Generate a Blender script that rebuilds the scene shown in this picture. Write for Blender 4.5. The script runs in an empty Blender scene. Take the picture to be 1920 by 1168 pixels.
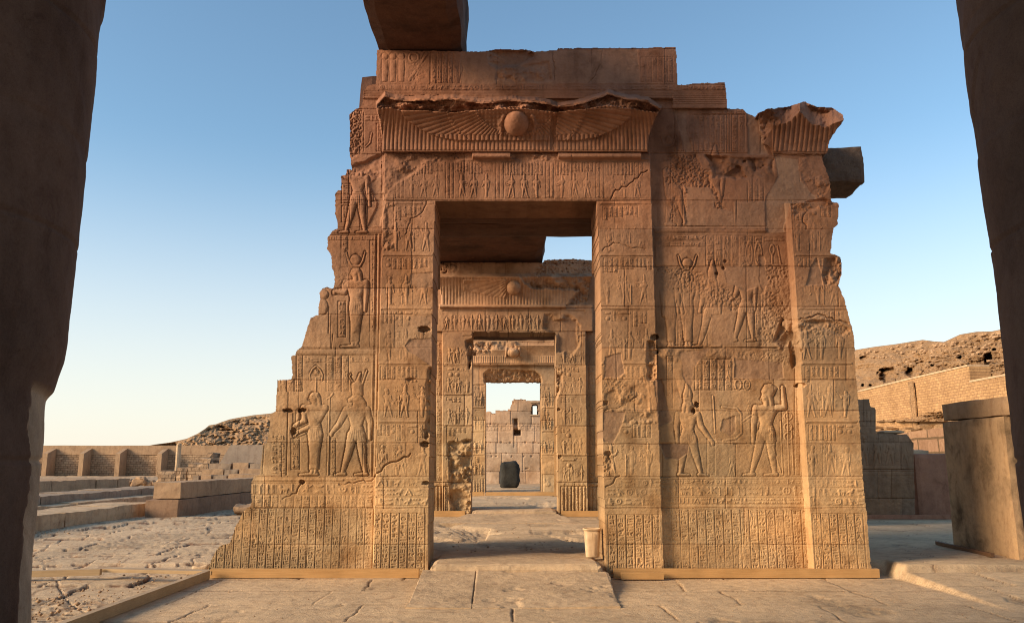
import bpy, math, random
import numpy as np
from mathutils import Vector
RNG = np.random.default_rng(7); random.seed(7)
C = bpy.context.scene.collection
rad = math.radians
# ---------------------------------------------------------------- camera, sky, sun, exposure
FPX = 1550.0; PITCH = rad(10.45); CAM = np.array([0.0, -12.5, 1.6])
cd = bpy.data.cameras.new("camera"); cam = bpy.data.objects.new("camera", cd); C.objects.link(cam)
cam.location = CAM; cam.rotation_euler = (rad(90) + PITCH, 0, 0)
cd.sensor_width = 36; cd.lens = 36 * FPX / 1920; cd.clip_end = 6000; cd.clip_start = 0.05
bpy.context.scene.camera = cam
SUN_AZ = rad(23)      # measured from -X towards -Y (left and behind the camera)
SUN_EL = rad(21)
world = bpy.data.worlds.new("World"); bpy.context.scene.world = world; world.use_nodes = True
wn = world.node_tree; bg = wn.nodes["Background"]
sky = wn.nodes.new("ShaderNodeTexSky"); sky.sky_type = 'NISHITA'; sky.sun_disc = False
sky.sun_elevation = SUN_EL; sky.air_density = 1.0; sky.dust_density = 0.5; sky.ozone_density = 0.9; sky.altitude = 100
sky.sun_rotation = math.atan2(-math.cos(SUN_AZ), -math.sin(SUN_AZ))
# a little pale dust hangs along the desert horizon
_tc = wn.nodes.new("ShaderNodeTexCoord"); _sx = wn.nodes.new("ShaderNodeSeparateXYZ"); wn.links.new(_tc.outputs["Generated"], _sx.inputs[0])
_mr = wn.nodes.new("ShaderNodeMapRange"); _mr.interpolation_type = 'SMOOTHSTEP'; wn.links.new(_sx.outputs[2], _mr.inputs[0])
for _i, _v in ((1, -.02), (2, .38), (3, .8), (4, 0)): _mr.inputs[_i].default_value = _v
_mx = wn.nodes.new("ShaderNodeMix"); _mx.data_type = 'RGBA'; wn.links.new(_mr.outputs[0], _mx.inputs[0]); _mt = wn.nodes.new("ShaderNodeMix"); _mt.data_type = 'RGBA'; _mt.blend_type = 'MULTIPLY'; _mt.inputs[0].default_value = 1; _mt.inputs[7].default_value = (.84, .98, .985, 1); wn.links.new(sky.outputs[0], _mt.inputs[6]); wn.links.new(_mt.outputs[2], _mx.inputs[6]); _mx.inputs[7].default_value = (4.6, 4.15, 3.75, 1)
wn.links.new(_mx.outputs[2], bg.inputs[0]); bg.inputs[1].default_value = 0.135
sd = bpy.data.lights.new("sun", 'SUN'); sun = bpy.data.objects.new("sun", sd); C.objects.link(sun)
sd.energy = 4.0; sd.angle = rad(24); sd.color = (1.0, 0.74, 0.48)
sv = Vector((-math.cos(SUN_AZ) * math.cos(SUN_EL), -math.sin(SUN_AZ) * math.cos(SUN_EL), math.sin(SUN_EL)))
sun.rotation_euler = sv.to_track_quat('Z', 'Y').to_euler(); sun.location = (-20, -20, 20)
vs = bpy.context.scene.view_settings
vs.view_transform = 'Standard'; vs.look = 'None'; vs.gamma = 1; vs.exposure = 0.7
bpy.context.scene.cycles.max_bounces = 6; bpy.context.scene.cycles.filter_width = 1.05

# ---------------------------------------------------------------- picture plane -> world
def dirs(px, py):
    px = np.asarray(px, float); py = np.asarray(py, float)
    vx = (px - 960) / FPX; vy = (584 - py) / FPX
    cp, sp = math.cos(PITCH), math.sin(PITCH)
    return vx + 0 * vy, cp - vy * sp + 0 * vx, sp + vy * cp + 0 * vx
def on_y(px, py, y):
    dx, dy, dz = dirs(px, py); t = (y - CAM[1]) / dy
    return np.stack([dx * t, np.broadcast_to(y, np.shape(t)) + 0 * t, CAM[2] + dz * t], -1)
def on_z(px, py, z):
    dx, dy, dz = dirs(px, py); t = (z - CAM[2]) / dz
    return np.stack([dx * t, CAM[1] + dy * t, z + 0 * t], -1)
def on_x(px, py, x):
    dx, dy, dz = dirs(px, py); t = x / dx
    return np.stack([x + 0 * t, CAM[1] + dy * t, CAM[2] + dz * t], -1)

# ---------------------------------------------------------------- naming
def tag(o, label=None, cat=None, group=None, kind=None):
    if label: o["label"] = label
    if cat: o["category"] = cat
    if group: o["group"] = group
    if kind: o["kind"] = kind
    return o
def thing(name, label, cat, loc=(0, 0, 0), rz=0, group=None):
    o = bpy.data.objects.new(name, None); C.objects.link(o); o.location = loc; o.rotation_euler = (0, 0, rz)
    o.empty_display_size = 0.3
    return tag(o, label, cat, group)

# ---------------------------------------------------------------- numpy noise
def resize(a, H, W):
    h, w = a.shape
    yy = np.linspace(0, h - 1.001, H); xx = np.linspace(0, w - 1.001, W)
    y0 = yy.astype(int); x0 = xx.astype(int); fy = (yy - y0)[:, None]; fx = (xx - x0)[None, :]
    fy = fy * fy * (3 - 2 * fy); fx = fx * fx * (3 - 2 * fx)
    a00 = a[y0][:, x0]; a01 = a[y0][:, x0 + 1]; a10 = a[y0 + 1][:, x0]; a11 = a[y0 + 1][:, x0 + 1]
    return (a00 * (1 - fx) + a01 * fx) * (1 - fy) + (a10 * (1 - fx) + a11 * fx) * fy
def vnoise(H, W, sx, sy=None):
    sy = sy or sx
    return resize(RNG.uniform(-1, 1, (int(H / sy) + 3, int(W / sx) + 3)), H, W)
def fbm(H, W, s, n=4, st=1.0):
    o = np.zeros((H, W)); a = 1.0; tot = 0
    for _ in range(n):
        o += a * vnoise(H, W, max(1.2, s * st), max(1.2, s)); tot += a; a *= 0.55; s /= 2.1
        if s < 1.1: break
    return o / tot
def blur(a, r):
    r = int(r)
    if r < 1: return a
    for ax in (0, 1):
        p = [(0, 0), (0, 0)]; p[ax] = (r + 1, r)
        c = np.cumsum(np.pad(a, p, mode='edge'), axis=ax)
        n = a.shape[ax]
        a = (np.take(c, range(2 * r + 1, 2 * r + 1 + n), ax) - np.take(c, range(0, n), ax)) / (2 * r + 1)
    return a
def sstep(a, b, x):
    t = np.clip((x - a) / (b - a), 0, 1); return t * t * (3 - 2 * t)
# lattice noise in world coordinates (for terrain)
_P = np.random.default_rng(3).uniform(-1, 1, (256, 256))
def wnoise(x, y):
    x0 = np.floor(x).astype(int); y0 = np.floor(y).astype(int); fx = x - x0; fy = y - y0
    fx = fx * fx * (3 - 2 * fx); fy = fy * fy * (3 - 2 * fy)
    g = lambda i, j: _P[i & 255, j & 255]
    return (g(x0, y0) * (1 - fx) + g(x0 + 1, y0) * fx) * (1 - fy) + (g(x0, y0 + 1) * (1 - fx) + g(x0 + 1, y0 + 1) * fx) * fy
def wfbm(x, y, n=4):
    o = 0; a = 1; t = 0
    for i in range(n):
        o = o + a * wnoise(x + 17.3 * i, y - 9.1 * i); t += a; a *= .5; x = x * 2.07; y = y * 2.07
    return o / t

# ---------------------------------------------------------------- materials
def mat(name, rough=0.9):
    m = bpy.data.materials.new(name); m.use_nodes = True; nt = m.node_tree
    b = nt.nodes["Principled BSDF"]; b.inputs["Roughness"].default_value = rough
    b.inputs["Specular IOR Level"].default_value = 0.2
    return m, nt, b
def N(nt, t, **kw):
    n = nt.nodes.new(t)
    for k, v in kw.items(): setattr(n, k, v)
    return n
def noise(nt, scale, detail=6, rough=.6, vec=None, dist=0.0):
    n = N(nt, "ShaderNodeTexNoise"); n.inputs["Scale"].default_value = scale; n.inputs["Detail"].default_value = detail
    n.inputs["Roughness"].default_value = rough; n.inputs["Distortion"].default_value = dist
    if vec is not None: nt.links.new(vec, n.inputs["Vector"])
    return n
def ramp(nt, src, stops):
    r = N(nt, "ShaderNodeValToRGB"); cr = r.color_ramp
    cr.elements[0].position, cr.elements[0].color = stops[0][0], (*stops[0][1], 1)
    cr.elements[1].position, cr.elements[1].color = stops[-1][0], (*stops[-1][1], 1)
    for p, c in stops[1:-1]:
        e = cr.elements.new(p); e.color = (*c, 1)
    nt.links.new(src, r.inputs[0]); return r
def mix(nt, a, b, fac, mode='MULTIPLY'):
    m = N(nt, "ShaderNodeMix", data_type='RGBA', blend_type=mode)
    for s, v in ((m.inputs[0], fac), (m.inputs[6], a), (m.inputs[7], b)):
        if isinstance(v, (int, float)): s.default_value = v
        elif isinstance(v, tuple): s.default_value = (*v, 1)
        else: nt.links.new(v, s)
    return m.outputs[2]
def pos(nt):
    return N(nt, "ShaderNodeNewGeometry").outputs["Position"]
def bump(nt, b, h, strength, dist=0.02, prev=None):
    n = N(nt, "ShaderNodeBump"); n.inputs["Strength"].default_value = strength; n.inputs["Distance"].default_value = dist
    nt.links.new(h, n.inputs["Height"])
    if prev: nt.links.new(prev.outputs[0], n.inputs["Normal"])
    nt.links.new(n.outputs[0], b.inputs["Normal"]); return n

def stone_mat(name, base=None, var=0.35, grain=0.35, scale=1.0, bd=.03):
    m, nt, b = mat(name, .92); P = pos(nt)
    if base is None:
        a = N(nt, "ShaderNodeAttribute", attribute_name="Col"); col = a.outputs[0]
    else:
        col = base
    n1 = noise(nt, .9 * scale, 8, .62, P, .4); n2 = noise(nt, 7 * scale, 8, .7, P); n3 = noise(nt, 60 * scale, 4, .7, P)
    r1 = ramp(nt, n1.outputs[0], [(.3, (1 - var,) * 3), (.5, (.95,) * 3), (.7, (1.1, 1.08, 1.04))])
    r2 = ramp(nt, n2.outputs[0], [(.28, (.72, .68, .66)), (.5, (1, 1, 1)), (.75, (1.12, 1.1, 1.06))])
    r3 = ramp(nt, n3.outputs[0], [(.3, (.82,) * 3), (.7, (1.1,) * 3)])
    n4 = noise(nt, 2.6 * scale, 10, .74, P, 1.2); r4 = ramp(nt, n4.outputs[0], [(.30, (.62, .56, .52)), (.43, (1, 1, 1)), (.60, (1, 1, 1)), (.72, (1.16, 1.13, 1.05))])
    mp = N(nt, "ShaderNodeMapping"); mp.inputs["Scale"].default_value = (3.2, 3.2, .55); nt.links.new(P, mp.inputs[0]); n5 = noise(nt, 1.6 * scale, 6, .65, mp.outputs[0], .3)
    r5 = ramp(nt, n5.outputs[0], [(.34, (.78, .72, .68)), (.5, (1, 1, 1)), (.68, (1.08, 1.06, 1.0))])
    n6 = noise(nt, 150 * scale, 2, .5, P); r6 = ramp(nt, n6.outputs[0], [(.25, (.68,) * 3), (.5, (1,) * 3), (.8, (1.15,) * 3)])
    c = mix(nt, col, r1.outputs[0], .8); c = mix(nt, c, r2.outputs[0], .8); c = mix(nt, c, r3.outputs[0], .8)
    c = mix(nt, c, r4.outputs[0], .75); c = mix(nt, c, r5.outputs[0], .7); c = mix(nt, c, r6.outputs[0], .55)
    nt.links.new(c, b.inputs["Base Color"])
    p = bump(nt, b, n2.outputs[0], grain, bd); bump(nt, b, n3.outputs[0], grain, bd * .2, p)
    return m
M = {}
M['carved'] = stone_mat('carved_sandstone')
M['sand'] = stone_mat('plain_sandstone', (.42, .28, .17))
M['pale'] = stone_mat('pale_sandstone', (.56, .41, .26), .35, .7)
M['red'] = stone_mat('red_sandstone', (.38, .19, .12))
M['brown'] = stone_mat('brown_sandstone', (.30, .19, .12))
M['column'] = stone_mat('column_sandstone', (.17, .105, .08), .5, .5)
M['grey'] = stone_mat('grey_sandstone', (.33, .25, .18))
M['floor'] = stone_mat('floor_stone', None, .3, .8)
M['dark'] = stone_mat('weathered_dark_stone', (.17, .115, .085), .5, 1.0, 1.6)
M['granite'] = stone_mat('black_granite', (.045, .045, .042), .6, .6)
M['soffit'] = stone_mat('dark_sandstone', (.105, .052, .036), .9, .7)  # very dark base colour for beams, inner lintels and hall masonry
def wood_mat(name, col):
    m, nt, b = mat(name, .6); P = pos(nt)
    mp = N(nt, "ShaderNodeMapping"); mp.inputs["Scale"].default_value = (1.2, 8, 40); nt.links.new(P, mp.inputs[0])
    n1 = noise(nt, 2.0, 6, .6, mp.outputs[0], .6); n2 = noise(nt, 3, 4, .5, P)
    c = mix(nt, col, ramp(nt, n1.outputs[0], [(.3, (.78, .72, .66)), (.7, (1.08,) * 3)]).outputs[0], .8)
    c = mix(nt, c, ramp(nt, n2.outputs[0], [(.3, (.8,) * 3), (.6, (1.05,) * 3)]).outputs[0], .7)
    nt.links.new(c, b.inputs["Base Color"]); bump(nt, b, n1.outputs[0], .2, .004); return m
M['wood'] = wood_mat('planed_timber', (.52, .31, .13))
M['wood2'] = wood_mat('weathered_timber', (.42, .30, .17))
M['darkwood'] = wood_mat('dark_timber', (.16, .09, .05))
def plastic():
    m, nt, b = mat('cream_plastic', .45); n = noise(nt, 9, 5, .6, pos(nt)); n2 = noise(nt, 2.4, 3, .5, pos(nt))
    c = mix(nt, (.66, .50, .33), ramp(nt, n.outputs[0], [(.35, (.7, .64, .55)), (.6, (1, 1, 1))]).outputs[0], .6)
    c = mix(nt, c, ramp(nt, n2.outputs[0], [(.4, (.8, .74, .66)), (.6, (1, 1, 1))]).outputs[0], .6)
    nt.links.new(c, b.inputs["Base Color"]); return m
M['plastic'] = plastic()
def brick_mat(name, c1, c2, mortar, bw, bh, axis, bumpy=.5):
    m, nt, b = mat(name, .95); P = pos(nt)
    s = N(nt, "ShaderNodeSeparateXYZ"); nt.links.new(P, s.inputs[0]); cb = N(nt, "ShaderNodeCombineXYZ")
    nt.links.new(s.outputs[axis], cb.inputs[0]); nt.links.new(s.outputs[2], cb.inputs[1])
    w = noise(nt, 1.3, 3, .5, P); ad = N(nt, "ShaderNodeVectorMath", operation='MULTIPLY_ADD')
    nt.links.new(w.outputs[1], ad.inputs[0]); ad.inputs[1].default_value = (.3, .13, 0); nt.links.new(cb.outputs[0], ad.inputs[2])
    br = N(nt, "ShaderNodeTexBrick"); nt.links.new(ad.outputs[0], br.inputs["Vector"])
    br.inputs["Scale"].default_value = 1; br.inputs["Brick Width"].default_value = bw; br.inputs["Row Height"].default_value = bh
    br.inputs["Mortar Size"].default_value = bh * .1; br.inputs["Mortar Smooth"].default_value = .4
    br.inputs["Color1"].default_value = (*c1, 1); br.inputs["Color2"].default_value = (*c2, 1); br.inputs["Mortar"].default_value = (*mortar, 1)
    n1 = noise(nt, .5, 8, .65, P); n2 = noise(nt, 5, 6, .65, P)
    c = mix(nt, br.outputs[0], ramp(nt, n1.outputs[0], [(.3, (.72, .68, .64)), (.55, (1, 1, 1))]).outputs[0], .9)
    c = mix(nt, c, ramp(nt, n2.outputs[0], [(.3, (.7, .66, .62)), (.6, (1.08,) * 3)]).outputs[0], .8)
    nt.links.new(c, b.inputs["Base Color"])
    p = bump(nt, b, br.outputs[1], -bumpy, .05); bump(nt, b, n2.outputs[0], .5, .08, p); return m
M['mudbrick'] = brick_mat('mudbrick', (.50, .31, .15), (.40, .24, .12), (.25, .15, .08), .42, .19, 1, .8)
M['rubble'] = brick_mat('rubble_masonry', (.46, .32, .2), (.33, .22, .135), (.15, .10, .06), .46, .21, 0, 1.0)

M['hill'] = stone_mat('desert_rubble', (.56, .345, .18), .4, 1.0, .3, .5)
M['stain'] = stone_mat('stained_sandstone', (.46, .305, .175), .9, .5, 1.7)
M['greyplaster'] = stone_mat('grey_plaster', (.34, .27, .21), .3, .3, .5)
M['courses'] = brick_mat('stone_courses', (.36, .22, .13), (.30, .18, .11), (.14, .09, .05), 2.2, .75, 1, .7)

# ---------------------------------------------------------------- mesh helpers
def np_mesh(name, V, F, m, parent=None, col=None, smooth=None):
    """V (n,3) array, F list of (k,4)/(k,3) int arrays"""
    me = bpy.data.meshes.new(name)
    F = [f for f in F if len(f)]
    nl = sum(f.size for f in F); npol = sum(len(f) for f in F)
    me.vertices.add(len(V)); me.vertices.foreach_set("co", np.ascontiguousarray(V, dtype=np.float32).ravel())
    me.loops.add(nl); me.polygons.add(npol)
    me.loops.foreach_set("vertex_index", np.concatenate([f.ravel() for f in F]).astype(np.int32))
    tot = np.concatenate([np.full(len(f), f.shape[1]) for f in F]).astype(np.int32)
    st = np.concatenate([[0], np.cumsum(tot)[:-1]]).astype(np.int32)
    me.polygons.foreach_set("loop_start", st)
    try: me.polygons.foreach_set("loop_total", tot)
    except Exception: pass
    if smooth is not None:
        me.polygons.foreach_set("use_smooth", smooth.astype(bool))
    me.update(calc_edges=True); me.validate()
    if col is not None:
        a = me.attributes.new("Col", 'FLOAT_COLOR', 'POINT')
        cc = np.ones((len(V), 4), np.float32); cc[:, :3] = col; a.data.foreach_set("color", cc.ravel())
    me.materials.append(m)
    o = bpy.data.objects.new(name, me); C.objects.link(o)
    if parent is None and name not in SETTING:                      # origin at the base of a one-mesh thing
        lo, hi = V.min(0), V.max(0); b = Vector(((lo[0] + hi[0]) / 2, (lo[1] + hi[1]) / 2, lo[2]))
        me.transform(__import__('mathutils').Matrix.Translation(-b)); o.location = b
    if parent:
        o.parent = parent
        L = Vector(parent.location); p = parent.parent
        while p: L += Vector(p.location); p = p.parent
        if parent.rotation_euler.z == 0: me.transform(__import__('mathutils').Matrix.Translation(-L))
    return o
SETTING = {'ground', 'hill', 'paving'}
class MB:
    """collects rough boxes and prisms into one mesh (world coordinates)"""
    def __init__(s): s.v = []; s.f = []; s.n = 0
    def add(s, V, F):
        s.v.append(np.asarray(V, float)); s.f += [np.asarray(f)[None] + s.n for f in F]; s.n += len(V)
    def grid(s, P):
        h, w = P.shape[:2]; i = np.arange(h * w).reshape(h, w)
        q = np.stack([i[:-1, :-1], i[:-1, 1:], i[1:, 1:], i[1:, :-1]], -1).reshape(-1, 4)
        s.v.append(P.reshape(-1, 3)); s.f.append(q + s.n); s.n += h * w
    def box(s, x0, x1, y0, y1, z0, z1, seg=0.25, rough=0.0, bev=0.012, seed=0, maxn=40, skew=None):
        """box as six subdivided faces pushed about by one 3-d noise so that edges stay closed"""
        def n(a, b): return int(min(maxn, max(1, round((b - a) / seg))))
        nx, ny, nz = n(x0, x1), n(y0, y1), n(z0, z1)
        X, Y, Z = np.linspace(x0, x1, nx + 1), np.linspace(y0, y1, ny + 1), np.linspace(z0, z1, nz + 1)
        def face(a, b, mk):
            A, B = np.meshgrid(a, b, indexing='ij'); s.grid(fin(mk(A, B)))
        c = np.array([(x0 + x1) / 2, (y0 + y1) / 2, (z0 + z1) / 2]); hs = np.array([x1 - x0, y1 - y0, z1 - z0]) / 2
        def fin(P):
            if bev or rough:
                d = (P - c) / hs; on = np.abs(d) > .999; k = on.sum(-1, keepdims=True)
                P = P - np.where((k >= 2) & on, np.sign(d) * bev, 0)
            if rough:
                q = P * 1.9 + seed * 7.7
                o = np.stack([wfbm(q[..., 1] + q[..., 2], q[..., 0] - q[..., 2] + 5), wfbm(q[..., 0] + q[..., 2] + 11, q[..., 1] + q[..., 2]),
                              wfbm(q[..., 0] - q[..., 1] + 31, q[..., 2] + q[..., 1])], -1)
                P = P + o * rough
            if skew is not None: P = skew(P)
            return P
        face(X, Y, lambda A, B: np.stack([A, B, 0 * A + z1], -1)); face(X, Y[::-1], lambda A, B: np.stack([A, B, 0 * A + z0], -1))
        face(X, Z, lambda A, B: np.stack([A, 0 * A + y0, B], -1)[::-1] if False else np.stack([A, 0 * A + y0, B], -1))
        face(X[::-1], Z, lambda A, B: np.stack([A, 0 * A + y1, B], -1))
        face(Y, Z, lambda A, B: np.stack([0 * A + x1, A, B], -1)); face(Y[::-1], Z, lambda A, B: np.stack([0 * A + x0, A, B], -1))
        return s
    def prism(s, poly, y0, y1, axis='y'):
        """outline [(x,z)...] extruded along y, or [(y,z)...] extruded along x"""
        n = len(poly); V = [(x, y0, z) for x, z in poly] + [(x, y1, z) for x, z in poly]
        if axis == 'x': V = [(b, a, c) for a, b, c in V]
        s.add(V, []); b = s.n - 2 * n
        s.ng = getattr(s, 'ng', []); s.ng += [list(range(b, b + n)), list(range(b + 2 * n - 1, b + n - 1, -1))]
        for i in range(n):
            j = (i + 1) % n; s.f.append(np.array([[b + i, b + n + i, b + n + j, b + j]]))
        return s
    def build(s, name, m, parent=None, smooth=False):
        V = np.concatenate(s.v); F = {}
        for f in s.f: F.setdefault(f.shape[1], []).append(f)
        fl = [np.concatenate(v) for v in F.values()]
        for g in getattr(s, 'ng', []): fl.append(np.array([g]))
        npol = sum(len(f) for f in fl)
        return np_mesh(name, V, fl, m, parent, smooth=np.full(npol, smooth))
# ---------------------------------------------------------------- relief canvas
def G(*p): return p
GLYPHS = [
 [('l',.5,.05,.5,.95,.05),('e',.42,.3,.16,.26)],                                   # reed leaf
 [('l',.02,.4,.17,.6,.06),('l',.17,.6,.33,.4,.06),('l',.33,.4,.5,.6,.06),('l',.5,.6,.67,.4,.06),('l',.67,.4,.83,.6,.06),('l',.83,.6,.98,.4,.06)], # water
 [('o',.5,.5,.32,.32,.08),('e',.5,.5,.08,.08)],                                     # sun
 [('e',.45,.5,.3,.17),('l',.3,.42,.2,.2,.1),('l',.2,.2,.08,.24,.05),('l',.65,.5,.95,.68,.07),('l',.45,.6,.42,.92,.045),('l',.55,.6,.54,.92,.045),('l',.35,.92,.6,.92,.04)], # bird
 [('l',.05,.7,.3,.7,.06),('l',.3,.7,.5,.55,.06),('l',.5,.55,.75,.7,.06),('l',.75,.7,.95,.7,.05),('l',.05,.7,.12,.45,.07)], # snake
 [('o',.5,.5,.42,.2,.06),('e',.5,.5,.12,.14)],                                      # eye
 [('o',.5,.25,.16,.2,.07),('l',.5,.45,.5,.95,.07),('l',.22,.52,.78,.52,.06)],        # ankh
 [('c',.5,.75,.36,.5)],                                                              # loaf
 [('l',.5,.2,.5,.95,.05),('l',.5,.2,.25,.12,.06),('l',.25,.12,.2,.25,.05),('l',.42,.95,.6,.88,.05)], # sceptre
 [('b',.5,.35,.46,.45)],                                                             # basket
 [('l',.05,.6,.7,.6,.08),('l',.7,.6,.95,.45,.07),('l',.05,.6,.05,.4,.06)],           # arm
 [('l',.35,.05,.4,.8,.09),('l',.4,.85,.8,.9,.08)],                                   # leg
 [('e',.45,.2,.13,.14),('l',.45,.35,.42,.7,.16),('l',.42,.75,.8,.72,.1),('l',.4,.8,.75,.92,.09),('l',.5,.45,.8,.4,.05)], # seated man
 [('l',.2,.15,.8,.15,.06),('l',.2,.15,.2,.85,.06),('l',.8,.15,.8,.85,.06),('l',.2,.85,.45,.85,.06)], # house
 [('l',.2,.1,.2,.9,.05),('l',.5,.1,.5,.9,.05),('l',.8,.1,.8,.9,.05)],                # strokes
 [('l',.05,.5,.95,.5,.07),('l',.2,.5,.2,.7,.05),('l',.8,.5,.8,.7,.05)],              # bolt
 [('e',.5,.3,.22,.26),('l',.5,.5,.5,.95,.06),('l',.3,.95,.7,.95,.05)],               # tree
 [('l',.1,.9,.5,.1,.06),('l',.5,.1,.9,.9,.06),('l',.25,.65,.75,.65,.05)],            # hoe
 [('o',.5,.5,.36,.36,.06),('l',.5,.14,.5,.86,.05),('l',.14,.5,.86,.5,.05)],          # town
 [('e',.5,.45,.16,.36),('l',.25,.3,.05,.15,.05),('l',.75,.3,.95,.15,.05),('l',.25,.6,.08,.75,.05),('l',.75,.6,.92,.75,.05)], # scarab
 [('l',.08,.25,.92,.25,.06),('l',.08,.5,.92,.5,.06),('l',.08,.75,.92,.75,.06)],      # three lines
 [('l',.3,.95,.3,.2,.06),('l',.3,.2,.6,.05,.07),('l',.6,.05,.7,.3,.06)],             # crook
 [('l',.15,.3,.85,.3,.08),('l',.3,.3,.3,.8,.06),('l',.7,.3,.7,.8,.06),('e',.5,.6,.1,.14)],
 [('e',.25,.35,.16,.2),('l',.3,.5,.9,.55,.12),('l',.35,.6,.3,.92,.05),('l',.85,.6,.85,.92,.05),('l',.6,.55,.6,.75,.05)], # quadruped
]
def seg_sd(X, Y, x0, y0, x1, y1, r0, r1=None):
    r1 = r0 if r1 is None else r1
    dx, dy = x1 - x0, y1 - y0; L = dx * dx + dy * dy + 1e-9
    t = np.clip(((X - x0) * dx + (Y - y0) * dy) / L, 0, 1)
    return np.hypot(X - x0 - t * dx, Y - y0 - t * dy) - (r0 + (r1 - r0) * t)
def poly_sd(X, Y, P):
    d = np.full(X.shape, 1e9); ins = np.zeros(X.shape, bool); n = len(P)
    for i in range(n):
        x0, y0 = P[i]; x1, y1 = P[(i + 1) % n]
        d = np.minimum(d, seg_sd(X, Y, x0, y0, x1, y1, 0))
        if y0 != y1:
            c = ((y0 > Y) != (y1 > Y)) & (X < (x1 - x0) * (Y - y0) / (y1 - y0) + x0); ins ^= c
    return np.where(ins, -d, d)
def ell_sd(X, Y, cx, cy, rx, ry):
    k = np.hypot((X - cx) / rx, (Y - cy) / ry); return (k - 1) * min(rx, ry)
def prim_sd(X, Y, p):
    k = p[0]
    if k == 'l': return seg_sd(X, Y, *p[1:])
    if k == 'e': return ell_sd(X, Y, *p[1:])
    if k == 'o': return np.abs(ell_sd(X, Y, *p[1:5])) - p[5]
    if k == 'p': return poly_sd(X, Y, p[1])
    if k == 'c': return np.maximum(ell_sd(X, Y, *p[1:5]), Y - p[2])
    if k == 'b': return np.maximum(ell_sd(X, Y, *p[1:5]), p[2] - Y)
_n = 40; _yy, _xx = np.mgrid[0:_n, 0:_n] / (_n - 1.0)
GB = []
for g in GLYPHS:
    d = np.min([prim_sd(_xx, _yy, p) for p in g], 0); GB.append(np.clip(.5 - d * 14, 0, 1))
WIDE = [1, 4, 5, 9, 10, 15, 20, 7, 22]; TALL = [0, 6, 8, 11, 14, 16, 21, 12]; SQ = [2, 3, 12, 13, 17, 18, 19, 23, 3, 3]

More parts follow.
